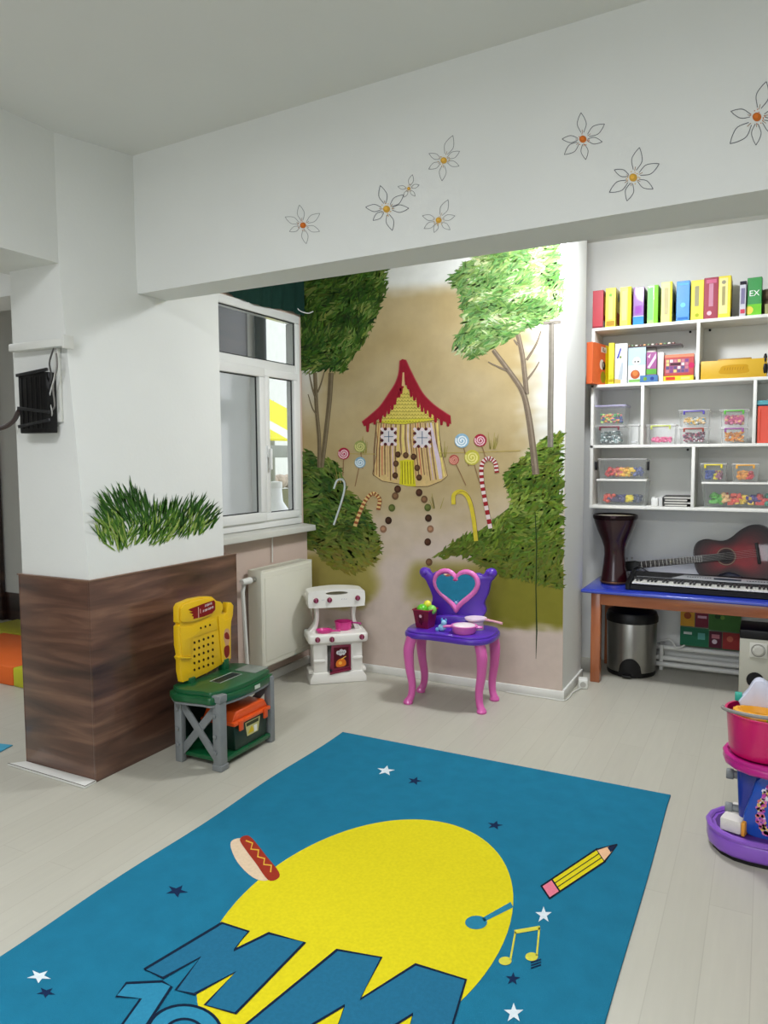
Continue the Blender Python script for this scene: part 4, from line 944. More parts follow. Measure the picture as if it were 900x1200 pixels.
spec = [  # left px, right px, top py, colour, label, front marks, side marks
 (694.5, 705, 341, (176, 36, 50), 'dark red game box, leftmost on top of the shelf', [('r', .0, .0, 1, .05, (120, 20, 34))], [('r', .1, .35, .9, .85, (226, 190, 90)), ('r', .0, .0, 1, .2, (180, 186, 196)), ('r', .3, .2, .6, .95, (160, 40, 50), 2)]),
 (709.5, 719.5, 338, (226, 208, 40), 'yellow game box with green spot on its spine, beside the dark red box', [('r', .3, .2, .7, .8, (196, 200, 120)), ('d', .5, .82, .01, (120, 180, 70)), ('r', .1, .03, .9, .16, (170, 130, 30))], [('d', .5, .8, .03, (110, 120, 100)), ('r', .2, .1, .8, .4, (170, 70, 40))]),
 (726.5, 737.5, 337, (230, 216, 60), 'yellow game box with pale spine, left of the purple box', [('r', .2, .15, .6, .9, (206, 196, 130)), ('r', .7, 0, 1, 1, (236, 220, 20))], [('r', 0, .3, .8, .8, (226, 206, 30)), ('r', .0, .05, .5, .2, (190, 70, 60))]),
 (742, 752.5, 337, (112, 34, 140), 'purple game box with a blue foot band on top of the shelf', [('r', 0, 0, 1, .22, (40, 130, 190)), ('r', 0, .21, 1, .24, (190, 200, 226)), ('r', .2, .3, .8, .5, (136, 60, 160))], [('r', 0, .05, 1, .95, (50, 20, 56)), ('r', .1, .3, .8, .42, (206, 190, 200)), ('r', .2, .55, .9, .7, (200, 180, 200))]),
 (758.5, 769, 335, (146, 204, 96), 'light green game box between the purple and the pale yellow boxes', [('r', .05, .1, .55, .95, (120, 190, 110)), ('r', .62, 0, 1, 1, (116, 190, 30))], [('r', 0, 0, 1, 1, (96, 172, 24)), ('d', .4, .85, .025, (60, 150, 140)), ('r', .1, .1, .7, .2, (206, 214, 60))]),
 (774.5, 785.5, 331, (214, 214, 106), 'pale yellow game box with a brownish spine strip, left of the blue box', [('r', .3, .2, .65, .85, (178, 168, 120)), ('r', .8, 0, 1, 1, (220, 206, 40))], [('r', 0, 0, 1, .8, (186, 176, 110)), ('r', .4, .3, .9, .6, (70, 70, 70))]),
 (792.5, 806, 330, (40, 130, 200), 'bright blue game box on top of the shelf', [('r', .1, .04, .9, .1, (30, 100, 170)), ('d', .5, .4, .016, (110, 186, 226)), ('r', .1, .9, .9, .94, (90, 170, 220))], [('r', 0, .1, 1, .9, (30, 90, 150))]),
 (809.5, 822.5, 329, (226, 204, 36), 'yellow game box with grey spine title, between the blue and the maroon boxes', [('r', .3, .35, .62, .85, (150, 146, 110)), ('d', .5, .12, .012, (160, 170, 30))], [('r', 0, .0, 1, .9, (196, 170, 20))]),
 (824.5, 839.5, 326, (146, 24, 54), 'maroon game box on top of the shelf', [('r', .35, .3, .65, .85, (186, 130, 150)), ('r', .15, .86, .85, .95, (196, 100, 130)), ('d', .4, .14, .014, (226, 180, 190))], [('r', 0, 0, 1, 1, (90, 16, 40))]),
 (841.5, 854, 324, (228, 210, 50), 'big yellow game box with cream spine, right of the maroon box', [('r', .05, .1, .75, .95, (226, 218, 150), 1), ('d', .42, .85, .012, (150, 146, 120)), ('r', .3, .3, .55, .75, (160, 150, 100), 2)], [('r', 0, .1, .7, 1, (216, 190, 20)), ('r', .1, .0, .7, .25, (120, 120, 60), 2), ('r', .7, 0, 1, 1, (60, 70, 90), 1)]),
 (866.5, 874, 330, (196, 196, 204), 'thin white game box with dark top, left of the green box', [('r', 0, .9, 1, 1, (40, 36, 44)), ('r', .2, .35, .8, .8, (126, 120, 150)), ('r', .15, .08, .85, .2, (196, 70, 90))], [('r', 0, 0, 1, 1, (40, 36, 50))]),
]
for (a, b2, tpy, c, lb, fm, smk) in spec:
    x0, x1 = sx(a, 5.235, 360), sx(b2+(2.0 if a < 850 else 0), 5.235, 360); dp = .21; h_ = sz(a, tpy, 5.235)-ZS[3]
    o = box_thing('game_box', lb, 'game box', x0, x1, 5.235, 5.235+dp, ZS[3], h_, c, group=GR)
    front_print(o, x1-x0, h_, fm); side_print(o, x1-x0, dp, h_, smk)
# green box with its cover towards the room
x0, x1 = sx(875, 5.25, 360), sx(888, 5.25, 360); h_ = .235
o = box_thing('game_box', 'green game box lettered EX, near the right hand end of the top row', 'game box', x0, x1+.02, 5.25, 5.31, ZS[3], h_, (38, 140, 60), R(-4), GR)
front_print(o, x1-x0+.02, h_, [('r', .0, .0, 1, .3, (110, 190, 50)), ('d', .15, .15, .025, (226, 200, 80))])
M_txt = mat('white_ink', (232, 236, 230), .5); M_dk = mat('dark_ink', (36, 34, 36), .5)
RX90 = Matrix.Rotation(R(90), 4, 'X')
text_obj('EX', .05, M_txt, 'lettering', o, Matrix.Translation(((x1-x0+.02)/2, -.0016, h_*.58)) @ RX90)
tb2 = thing('soft_toy', 'brown plush toy sitting at the right end of the shelf top', 'soft toy', (sx(898, 5.3, 360)+.01, 5.33, ZS[3]))
M_pl = mat('brown_plush', (104, 88, 66), .98, bump=.8, bscale=300, var=.25, vscale=30)
MB().sphere((0, 0, .055), (.05, .05, .056)).build('body', M_pl, tb2); MB().sphere((-.01, -.01, .13), (.045, .042, .04)).build('head', M_pl, tb2)
MB().sphere((-.045, 0, .165), .014).sphere((.025, 0, .168), .014).build('ear', M_pl, tb2)
box_thing('game_box', 'small olive box right of the brown plush toy on the shelf top', 'game box', sx(896, 5.22, 370), sx(906, 5.22, 370), 5.218, 5.25, ZS[3], .06, (150, 150, 96))

# ---- second row
z2 = ZS[2]
GB = 'boxes and books standing in the upper left compartment'
ht = sz(690, 401, 5.14)-z2
o = box_thing('game_box', 'orange game box jutting out at the left end of the shelf', 'game box', sx(687, 5.14, 430), sx(695, 5.14, 430), 5.14, 5.43, z2, ht, (214, 100, 54), R(-13), GB)
wo = sx(695, 5.14, 430)-sx(687, 5.14, 430)
side_print(o, wo, .29, ht, [('r', .02, .01, .7, .99, (222, 106, 60)), ('r', .45, .8, .75, .93, (236, 226, 214), 2), ('d', .5, .5, .035, (240, 234, 226)), ('d', .6, .48, .03, (30, 28, 30)), ('d', .58, .2, .04, (150, 150, 40)), ('r', .7, .01, .99, .99, (232, 214, 20))])
MB().box(0, .006, 0, .02, 0, .01).build('corner', card((214, 100, 54)), o)
text_obj('Ka', .042, M_dk, 'lettering', o, Matrix.Translation((wo+.002, .175, ht*.86)) @ Matrix.Rotation(R(90), 4, 'Z') @ RX90)
def up_box(lb, a, b2, tpy, y0, th, c, fm, rz=0, cat='book', nm='picture_book'):
    x0, x1 = sx(a, y0, 430), sx(b2, y0, 430); h_ = sz(a, tpy, y0)-z2
    o = box_thing(nm, lb, cat, x0, x1, y0, y0+th, z2, h_, c, rz, GB); front_print(o, x1-x0, h_, fm); return o
up_box('yellow book with a flower, between the orange box and the white parrot book', 713, 719.5, 402, 5.235, .2, (228, 208, 20), [('d', .6, .18, .018, (190, 190, 40)), ('r', .1, .05, .9, .12, (170, 150, 20))])
up_box('white book with a blue bird, second from the orange box', 720.5, 735, 403, 5.235, .05, (226, 226, 222), [('p', [(.12, .62), (.42, .9), (.52, .86), (.3, .64)], (70, 80, 160)), ('d', .45, .66, .008, (110, 130, 60)), ('p', [(.25, .1), (.55, .55), (.7, .5), (.62, .1)], (170, 180, 186)), ('r', .0, 0, .5, .12, (206, 170, 90)), ('r', .74, 0, .78, 1, (170, 170, 168))])
up_box('pale blue book with a cartoon bee and a red bowl', 736, 756.5, 408, 5.232, .03, (170, 200, 214), [('r', 0, 0, 1, .5, (206, 214, 214)), ('d', .5, .62, .025, (226, 226, 222), 2), ('d', .42, .6, .02, (232, 232, 230), 3), ('d', .58, .6, .006, (30, 30, 30), 4), ('d', .4, .6, .006, (60, 60, 60), 4), ('d', .42, .24, .03, (170, 84, 44), 3), ('d', .42, .27, .018, (196, 120, 60), 4), ('r', .05, .02, .95, .1, (120, 170, 90), 2)])
up_box('multicoloured book with violet and green cover, left of the white blank book', 757.5, 769.5, 413, 5.232, .03, (150, 70, 130), [('p', [(.1, .5), (.9, .95), (.95, .8), (.3, .46)], (214, 190, 214)), ('r', .0, .26, 1, .44, (90, 160, 60)), ('r', 0, 0, 1, .24, (50, 90, 160)), ('d', .35, .14, .012, (110, 150, 200)), ('p', [(.1, .85), (.4, .95), (.3, .8)], (226, 200, 210))])
o = box_thing('picture_book', 'low book with a blue wavy cover leaning in front of the bee and violet books', 'book', sx(750, 5.218, 440), sx(771, 5.218, 440), 5.2175, 5.2305, z2, .045, (60, 110, 160), 0, GB)
front_print(o, .11, .045, [('d', .3, .5, .012, (110, 150, 60)), ('d', .7, .5, .012, (40, 60, 130))])
up_box('plain white book, left of the red game box with the grid of pictures', 770.5, 777.5, 413, 5.24, .15, (222, 214, 206), [('r', .1, 0, .3, 1, (196, 186, 180))])
x0, x1 = sx(778.5, 5.235, 430), sx(813, 5.235, 430)
o = box_thing('game_box', 'yellow flat game box lying under the red game box', 'game box', x0-.004, x1, 5.232, 5.4, z2, .034, (224, 190, 24), 0, GB); front_print(o, x1-x0, .034, [('r', .08, .2, .4, .8, (190, 60, 40)), ('r', .6, .3, .9, .7, (236, 220, 120))])
h_ = sz(780, 416, 5.24)-z2-.036
o = box_thing('game_box', 'red game box with a grid of small pictures, standing on the yellow flat box', 'game box', x0, x1, 5.24, 5.30, z2+.0355, h_, (178, 60, 56), 0, GB)
mk = [('r', .04, .12, .84, .78, (150, 90, 110), 1), ('r', 0, .86, 1, 1, (206, 130, 100)), ('d', .92, .45, .018, (190, 40, 90))]
rnd = random.Random(9)
for i in range(6):
    for j in range(4):
        if 1 <= i <= 3 and j == 2: continue
        mk.append(('r', .06+i*.13, .15+j*.16, .16+i*.13, .28+j*.16, rnd.choice([(226, 206, 206), (120, 70, 130), (214, 190, 120), (190, 120, 130), (90, 80, 120)]), 2))
mk.append(('r', .2, .48, .55, .6, (74, 40, 50), 3))
front_print(o, x1-x0, h_, mk)
xa, xb = sx(737, 5.3, 410), sx(799, 5.3, 410)
o = box_thing('flat_box', 'long flat box with a beaded coloured edge lying across the standing books', 'box', xa-.03, xb, 5.262, 5.40, 2.222, .012, (60, 40, 40))
bd = MB()
for k in range(12): bd.box(.02+k*.026, .038+k*.026, .02, .05, .012, .024, .003, mi=k % 4)
bd.build('coloured_edge', [card((206, 150, 90)), card((90, 120, 70)), card((214, 206, 190)), card((110, 60, 50))], o)
q = MB().box(xa+.01, xb-.165, 5.30, 5.39, z2, 2.2215, .002)
tag(q.build('card_box', card((196, 190, 180))), 'pale card box hidden behind the standing books, carrying the long flat box', 'box')
# yellow storage case
ys = thing('storage_case', 'mustard yellow cardboard case with a raised handle in the upper right compartment', 'case', ((sx(820.5)+sx(898))/2, 5.30, z2))
wy = (sx(898)-sx(820.5)); M_ys = mat('mustard_card', (206, 164, 36), .5, var=.04)
MB().box(-wy/2, wy/2, -.075, .075, 0, .115, .003).build('case', M_ys, ys)
MB().box(-wy*.24, wy*.27, -.04, .04, .1155, .128, .004).build('handle', mat('dark_mustard', (160, 124, 40), .5), ys)
P = Paint(lambda u, v, off: Vector((u, -.0755-off, v)), .0004)
P.poly(smooth_loop([(-.07, .03), (.08, .03), (.085, .06), (.07, .082), (-.05, .08), (-.075, .06)]), (190, 144, 24), 1)
for k in range(8): P.line([(-.05+k*.015, .05), (-.046+k*.015, .068)], .004, (160, 116, 20), 2)
P.build('stamp', M_print, ys)
tag(MB().sphere((sx(897, 5.24, 420), 5.235, z2+.105), (.012, .012, .04), 12).sphere((sx(897, 5.24, 420), 5.235, z2+.05), (.018, .014, .05), 12).build('black_toy', M_black), 'small black object at the right edge beside the mustard case', 'toy')

# ---- clear boxes
M_clear = clear('clear_plastic', (226, 230, 226), .10, .15)
M_lidc = clear('frosted_lid', (226, 226, 222), .3, .3)
def clear_box(lb, a, b2, py0, py1, y0, dp, z0, clip=None, lidc=None, pal=((200, 60, 60), (226, 190, 40)), fill=.5, piece=.016, clb=None, group='clear boxes of small toys on the shelf', rows=None, bbp=None):
    x0, x1 = sx(a, y0, (py0+py1)/2), sx(b2, y0, (py0+py1)/2); h_ = sz(a, py0, y0)-sz(a, py1, y0); w_ = x1-x0
    t = thing('storage_box', lb, 'storage box', ((x0+x1)/2, y0+dp/2, z0), 0, group)
    k = .93; q = MB(); th = .002
    b = bmesh.new()
    def ring(sc, z, ins=0): return [b.verts.new((sx_*(w_/2*sc-ins), sy_*(dp/2*sc-ins), z)) for sx_, sy_ in ((-1, -1), (1, -1), (1, 1), (-1, 1))]
    A, B_, C_, D_ = ring(k, 0), ring(1, h_-.014), ring(1, h_-.014, th), ring(k, th, th)
    for U, V in ((A, B_), (B_, C_), (C_, D_)):
        for i in range(4): b.faces.new((U[i], U[(i+1) % 4], V[(i+1) % 4], V[i]))
    b.faces.new(A[::-1]); b.faces.new(D_); bmesh.ops.recalc_face_normals(b, faces=list(b.faces)); q._add(b); q.build('tub', M_clear, t, smooth=20)
    MB().box(-w_/2-.003, w_/2+.003, -dp/2-.003, dp/2+.003, h_-.0139, h_-.001, .003).build('lid', M_lidc if lidc is None else lidc, t)
    if clip:
        c = plastic(*clip)
        q = MB().box(-w_*.32, w_*.32, -dp/2-.010, -dp/2-.0035, h_-.016, h_-.008, .002)
        for s_ in (-1, 1): q.box(s_*w_*.32-.006, s_*w_*.32+.006, -dp/2-.010, -dp/2-.0035, h_-.034, h_-.008, .002)
        q.build('clip', c, t)
    rnd = random.Random(int(a*7+py0)); s = MB(); mats = [plastic(*c) for c in pal]
    ti = w_/2*k-piece-.006; tj = dp/2*k-piece-.006; fill = min(.9, fill*1.25+.06); n = int(150*fill)+20
    for i in range(n):
        x = rnd.uniform(-ti, ti); y = rnd.uniform(-tj, tj*.6) if i % 2 else -tj*rnd.uniform(.5, 1); z = piece*.7+.004+rnd.uniform(0, max(.001, (h_-.02)*fill-piece*1.6))
        if bbp: mi = min(len(pal)-1, max(0, int((x/ti+1)/2*len(pal)+rnd.uniform(-.5, .5))))
        else: mi = rnd.randrange(len(pal))
        if i % 3: s.box(x-piece*.5, x+piece*.5, y-piece*.35, y+piece*.35, z-piece*.3, z+piece*.3, .002, 1, mi=mi, rz=rnd.uniform(0, 3), rx=rnd.uniform(-.5, .5))
        else: s.sphere((x, y, z), piece*.5, 8, mi=mi)
    o = s.build('small_toys', mats); o.location = ((x0+x1)/2, y0+dp/2, z0+.0015)
    tag(o, clb, 'toys', kind='stuff'); return h_
z1 = ZS[1]; zb_ = sz(700, 522, 5.235)
h_ = clear_box('clear box with dark red clip, lower in the left stack of the middle row', 697.5, 731, 497.5, 520.5, 5.235, .19, z1, (110, 30, 50), None, ((90, 120, 116), (150, 170, 170), (60, 80, 84), (206, 212, 210)), .75, .018, 'grey green small pieces in the lower box of the left cell')
clear_box('clear box with lilac lid, upper in the left stack of the middle row', 697.5, 733, 473.5, 497, 5.235, .19, z1+h_+.001, None, clear('lilac_lid', (190, 184, 222), .5, .3), ((230, 150, 60), (60, 150, 70), (70, 90, 150), (190, 220, 120), (214, 120, 120)), .55, .02, 'orange green and blue pieces in the upper box of the left cell')
clear_box('nearly empty clear tub beside the lilac lidded stack in the middle row', 736, 748, 497, 521, 5.25, .12, z1, None, None, ((206, 206, 206), (190, 196, 200)), .12, .012, 'few pale pieces in the nearly empty tub of the left cell')
clear_box('single low clear box with a yellow green clip and pink pieces in the middle cell', 757.5, 791, 497.5, 521, 5.235, .17, z1, (196, 206, 100), None, ((226, 100, 150), (236, 130, 170), (214, 80, 130)), .35, .02, 'pink pieces in the single low box')
h_ = clear_box('clear box with a brown orange clip, under the blue lidded box in the middle cell', 795.5, 830, 500.5, 520.5, 5.235, .17, z1, (150, 56, 40), None, ((150, 50, 90), (90, 40, 90), (196, 90, 120), (206, 196, 206), (120, 50, 70)), .8, .014, 'dark red and violet beads in the box with the brown orange clip')
clear_box('clear box with violet blue clip on top of the box with the brown orange clip', 795.5, 831, 480, 500, 5.235, .17, z1+h_+.001, (84, 70, 170), None, ((236, 200, 150), (70, 140, 170), (226, 180, 70), (214, 214, 200)), .55, .02, 'cream and blue pieces in the box with the violet blue label')
h_ = clear_box('clear box of orange pieces with lilac clip, under the box with the green clip', 844.5, 876, 500, 519.5, 5.235, .17, z1, (150, 80, 150), None, ((236, 150, 30), (240, 170, 60), (226, 130, 20)), .85, .012, 'orange beads in the lower box of the right stack')
clear_box('clear box with bright green clip on top of the box of orange pieces', 843.5, 877, 479, 499.5, 5.235, .17, z1+h_+.001, (90, 180, 60), None, ((206, 80, 130), (190, 60, 120), (236, 180, 130), (226, 120, 160)), .7, .022, 'pink and peach pieces in the box with the green clip')
z0 = ZS[0]
h_ = clear_box('large clear box with white lid, under the box with black end clips', 699, 757, 559.5, 590, 5.235, .21, z0, None, M_shelf, ((206, 70, 50), (60, 50, 90), (60, 60, 110), (226, 206, 40), (50, 60, 90)), .38, .03, 'red, dark violet and yellow pieces in the lower box of the bottom row', bbp=1)
clear_box('clear box with black end clips on the left of the bottom row', 701, 757, 534.5, 558.5, 5.235, .20, z0+h_+.001, None, None, ((190, 50, 50), (214, 100, 90), (230, 170, 40), (226, 190, 60), (90, 100, 150)), .55, .026, 'red and yellow pieces in the box with black clips', bbp=1)
q = MB()
for px in (698.5, 759.5):
    p = hit(px, 546, 'y', 5.27); q.box(p.x-.006, p.x+.006, 5.26, 5.30, p.z-.03, p.z+.03, .003)
cl_ = q.build('end_clip', M_black)
_st = [o for o in bpy.data.objects if o.get('label', '').startswith('clear box with black end clips')][0]
cl_.parent = _st; cl_.matrix_parent_inverse = Matrix.Translation(-_st.location)
tag(MB().box(sx(763, 5.24, 580), sx(771, 5.24, 580), 5.245, 5.33, z0, z0+.055, .006).lathe([(0, 0), (.012, 0), (.012, .006), (0, .007)], ((sx(763)+sx(771))/2, 5.287, z0+.055), 12).build('white_carton', card((222, 222, 218))), 'small white carton between the clear boxes and the pile of dark notebooks', 'box')
for k in range(4):
    xa, xb = sx(779-k % 2*2, 5.26, 585), sx(806+k % 2*3, 5.26, 585)
    o = thing('notebook', ['lowest of the dark edged notebooks piled on the bottom shelf', 'second notebook from the bottom of the pile on the bottom shelf', 'third notebook from the bottom of the pile on the bottom shelf', 'topmost dark edged notebook of the pile on the bottom shelf'][k], 'notebook', ((xa+xb)/2, 5.35, z0+k*.0172), R((-2, 3, -1, 2)[k]), 'notebooks piled on the bottom shelf')
    w_ = (xb-xa)/2
    MB().box(-w_, w_, -.1, .1, 0, .0035, .001).box(-w_, w_, -.1, .1, .0135, .017, .001).box(-w_, -w_+.004, -.1, .1, .003, .014).build('cover', mat('dark_grey_cover', (70, 68, 66), .6), o)
    MB().box(-w_+.004, w_-.002, -.098, .098, .0035, .0135).build('pages', mat('paper', (206, 204, 196), .9, var=.05), o)
tag(MB().box(sx(771.5, 5.24, 585), sx(776, 5.24, 585), 5.25, 5.4, z0, z0+.062, .002).build('white_folder', card((196, 196, 194))), 'thin pale folder standing left of the pile of notebooks', 'folder')
h_ = clear_box('wide clear box of mixed toys with white lid at the right of the bottom row', 822, 922, 562, 592, 5.235, .22, z0, None, M_shelf, ((80, 170, 50), (226, 180, 120), (206, 70, 50), (236, 200, 60), (60, 40, 130), (200, 60, 60), (40, 130, 110)), .55, .034, 'green, orange, red and violet toys in the wide box of the bottom row', bbp=1)
clear_box('small clear box with a yellow clip and blue pieces on the wide box', 821, 851, 539.5, 561.5, 5.235, .17, z0+h_+.001, (226, 206, 40), None, ((50, 70, 150), (60, 90, 160), (226, 206, 30), (160, 90, 120)), .6, .022, 'blue and yellow pieces in the small left box', bbp=1)
clear_box('small clear box with an orange clip and orange and red pieces on the wide box', 858, 889, 539.5, 561.5, 5.235, .17, z0+h_+.001, (236, 170, 60), None, ((232, 150, 40), (236, 160, 60), (206, 50, 60)), .6, .026, 'orange and red pieces in the small right box', bbp=1)
o = box_thing('file_box', 'red orange file box at the right end of the middle row', 'box', sx(887.5, 5.225, 500), sx(915, 5.225, 500), 5.225, 5.42, z1, sz(890, 476, 5.225)-z1, (214, 62, 26))
front_print(o, .14, .22, [('r', .1, .05, .13, .95, (190, 50, 20))])
o = box_thing('teal_box', 'flat teal box lying on the red orange file box', 'box', sx(886.5, 5.225, 470), sx(915, 5.225, 470), 5.23, 5.42, z1+sz(890, 476, 5.225)-z1+.001, .035, (70, 150, 160))
front_print(o, .14, .035, [('r', 0, .0, 1, .25, (30, 60, 80))])

# ------------------------------------------------------------------ blue table and what is on it
TX0, TX1, TY0, TY1, TZ = -1.068, .95, 4.875, 5.485, .622
tt = thing('table', 'long low table with blue top and orange wooden legs under the shelf', 'table', (0, 5.18, 0))
MB().box(TX0, TX1, TY0-5.18, TY1-5.18, TZ-.022, TZ, .007, 3).build('tabletop', mat('blue_laminate', (36, 58, 172), .25, coat=.4, var=.04), tt)
MB().box(TX0, TX1, TY0-5.1815, TY0-5.178, TZ-.017, TZ-.006, .001).build('edge_band', mat('blue_edge', (70, 84, 170), .35), tt)
ax0 = TX0+.09
MB().box(ax0, TX1-.09, -.265, -.243, TZ-.10, TZ-.0225, .003).build('apron', M_beech, tt)
MB().box(ax0, TX1-.09, .243, .265, TZ-.10, TZ-.0225, .003).build('apron', M_beech, tt)
MB().box(ax0+.01, ax0+.032, -.24, .24, TZ-.10, TZ-.0225, .003).build('apron', M_beech, tt)
M_beechv = wood_mat('orange_beech_leg', (150, 84, 50), (166, 96, 58), (178, 108, 68), sc=(8, 8, 1))
for x in (ax0, TX1-.12):
    for y in (-.27, .21): MB().box(x-.03, x+.032, y, y+.06, 0, TZ-.0225, .005).build('leg', M_beechv, tt)
dz = TZ+.0006
M_drum = mat('dark_red_lacquer', (44, 9, 15), .25, coat=.35, var=.25, vscale=8)
dm = thing('goblet_drum', 'dark red goblet drum standing at the left end of the blue table', 'drum', (-.915, 5.215, dz))
MB().lathe([(0, 0), (.088, 0), (.092, .012), (.090, .03), (.084, .06), (.074, .14), (.069, .20), (.072, .25), (.088, .30), (.115, .36), (.136, .42), (.142, .445), (.138, .45), (0, .45)], seg=48).build('body', M_drum, dm)
MB().lathe([(.139, .445), (.147, .448), (.149, .462), (.146, .474), (.139, .476), (.136, .468)], seg=48).build('rim', mat('black_chrome', (36, 22, 24), .18, metal=.8), dm)
MB().lathe([(0, .466), (.135, .466), (.137, .462), (0, .462)], seg=48).build('drum_skin', mat('drum_skin', (206, 198, 180), .5, var=.05), dm)
MB().lathe([(.0925, .008), (.0945, .014), (.0925, .02)], seg=40).build('foot_ring', mat('dull_gold', (120, 84, 60), .35, metal=.6), dm)
# keyboard
KX0, KX1, KY0, KY1 = -.805, .30, 4.985, 5.255
kb = thing('keyboard', 'black electronic keyboard lying on the blue table', 'keyboard', (KX0, KY0, dz))
W_ = KX1-KX0
pr = [(0, .006), (0, .036), (.012, .04), (.13, .042), (.14, .066), (.255, .092), (.268, .085), (.27, .01), (.262, .004), (.008, .004)]
MB().prism(pr, 'x', .03, W_-.03, .003, 1).prism([(-.004, .004), (-.004, .045), (.01, .052), (.14, .072), (.255, .1), (.274, .088), (.274, .004)], 'x', 0, .032, .006, 2).prism([(-.004, .004), (-.004, .045), (.01, .052), (.14, .072), (.255, .1), (.274, .088), (.274, .004)], 'x', W_-.032, W_, .006, 2).build('case', M_black, kb)
q = MB()
for x in (.05, W_-.05):
    for y in (.04, .23): q.cyl((x, y, 0), (x, y, .005), .012, seg=12)
q.build('rubber_foot', M_black, kb)
M_key = mat('white_key', (226, 225, 216), .3, coat=.3); M_bk = mat('black_key', (16, 16, 17), .3, coat=.2)
kw = .0232; kx = .042; wk = None; bk_ = None; n = int((W_-.084)/kw)
for i in range(n):
    if wk is None: wk = MB().box(.0004, kw-.0004, .002, .13, .043, .053, .0012, 1).build('white_key', M_key, kb); o = wk
    else: o = wk.copy(); COL.objects.link(o)
    o.location = (kx+i*kw, 0, 0)
    if i % 7 in (0, 1, 3, 4, 5) and i < n-1:
        if bk_ is None: bk_ = MB().box(-.0065, .0065, .05, .13, .0535, .064, .002, 1).build('black_key', M_bk, kb); o = bk_
        else: o = bk_.copy(); COL.objects.link(o)
        o.location = (kx+(i+1)*kw, 0, 0)
# slanted silver control panel: lies on the case slope
sl_ = math.atan2(.026, .115)
def slope(u, v, off): return Vector((u, .142+v*math.cos(sl_), .0672+v*math.sin(sl_)+off))
q = MB(); q.M = Matrix.Translation((0, .142, .0668)) @ Matrix.Rotation(sl_, 4, 'X')
q.prism([(.27, .02), (.34, .085), (.52, .088), (.92, .07), (.98, .045), (.93, .018), (.6, .012)], 'z', 0, .003, .001)
cpn = q.build('control_panel', mat('silver_panel', (188, 190, 192), .3, metal=.5), kb)
P = Paint(lambda u, v, off: slope(u, v, .0032+off), .0004)
P.rect(.52, .03, .68, .06, (40, 48, 60), 1)
for i in range(10): P.rect(.36+i*.015, .045, .369+i*.015, .056, (60, 60, 64), 1)
for i in range(12): P.rect(.71+i*.016, .035, .72+i*.016, .046, (70, 70, 74), 1)
P.line([(.32, .07), (.5, .075)], .003, (90, 90, 94), 1)
P.build('buttons', M_print, cpn)
P = Paint(lambda u, v, off: slope(u, v, .0009+off), .0004); P.line([(.05, .01), (W_-.05, .01)], .004, (170, 172, 176), 1); P.build('trim_line', M_print, kb)
tag(MB().tube(smooth_path([Vector((-.80, 5.30, dz+.006)), Vector((-.82, 5.33, dz+.06)), Vector((-.77, 5.30, dz+.11)), Vector((-.71, 5.29, dz+.085)), Vector((-.66, 5.262, dz+.07))], 6), .004).build('cable', M_black), 'black cable curling behind the left end of the keyboard', 'cable')
# guitar leaning on the wall behind the keyboard
gt = thing('guitar', 'dark red acoustic guitar lying on its side against the wall behind the keyboard', 'guitar', (-.18, 5.365, .835))
gt.rotation_euler = (R(-14), R(-9.5), 0)
go = smooth_loop([(-.245, 0), (-.24, .07), (-.21, .118), (-.155, .132), (-.10, .118), (-.05, .108), (-.0, .124), (.06, .165), (.13, .192), (.20, .18), (.245, .13), (.265, .05), (.265, -.05), (.245, -.13), (.20, -.18), (.13, -.192), (.06, -.165), (0, -.124), (-.05, -.108), (-.10, -.118), (-.155, -.132), (-.21, -.118), (-.24, -.07)], 3)
MB().prism(go, 'y', 0, .085, .004, 1).build('body', mat('black_red_lacquer', (24, 10, 12), .25, coat=.6), gt)
# sunburst top: dark rim to red centre as a pattern of the lacquer
P = Paint(lambda u, v, off: Vector((u, -.0006-off, v)), .0002)
for k in range(9):
    s_ = .975-k*.07; t = k/8
    P.poly([(x*s_+.02*(1-s_), z*s_) for x, z in go], [26+(112-26)*t, 8+(14-8)*t, 10+(22-10)*t], 1+k)
top_ = P.build('sunburst_top', mat('x', (0, 0, 0)), gt); m_sb = paint_mat('sunburst_lacquer', .3, .06); m_sb.node_tree.nodes['Principled BSDF'].inputs['Coat Weight'].default_value = .15; top_.data.materials[0] = m_sb
P = Paint(lambda u, v, off: Vector((u, -.003-off, v)), .0003)
P.disc(-.045, 0, .062, (70, 40, 36), 1, n=36); P.disc(-.045, 0, .058, (120, 96, 80), 2, n=36); P.disc(-.045, 0, .053, (50, 24, 24), 3, n=36); P.disc(-.045, 0, .045, (22, 12, 12), 4, n=36)
P.build('sound_hole', M_print, gt)
br = MB().box(.135, .155, -.014, -.002, -.07, .07, .004).box(.1415, .1455, -.018, -.0139, -.035, .035).build('bridge', M_black, gt)
nk = MB().box(-.60, -.05, -.012, -.003, -.024, .024, .003).box(-.60, -.24, -.003, .016, -.021, .021, .006).build('neck', mat('dark_fretboard', (28, 20, 20), .4, var=.2), gt)
q = MB(); x = -.585
for k in range(19): q.box(x, x+.0016, -.0135, -.0119, -.023, .023); x += .031*(.955**k)
q.build('fret', M_steel, nk)
hd = MB().prism([(-.60, -.024), (-.60, .024), (-.63, .034), (-.735, .036), (-.745, .02), (-.745, -.02), (-.735, -.036), (-.63, -.034)], 'y', -.006, .01, .003).build('headstock', M_black, gt)
for i in range(3):
    for s_ in (-1, 1): MB().cyl((-.645-i*.034, .002, s_*.034), (-.645-i*.034, .002, s_*.052), .003, seg=8).sphere((-.645-i*.034, .002, s_*.056), (.008, .005, .007), 10).build('tuning_peg', M_steel, hd)
for k in range(6):
    z = -.0175+k*.007
    MB().cyl((-.60, -.0145, z*1.0), (.143, -.0190, z*1.3), .0006, seg=5).build('string', M_steel, gt)

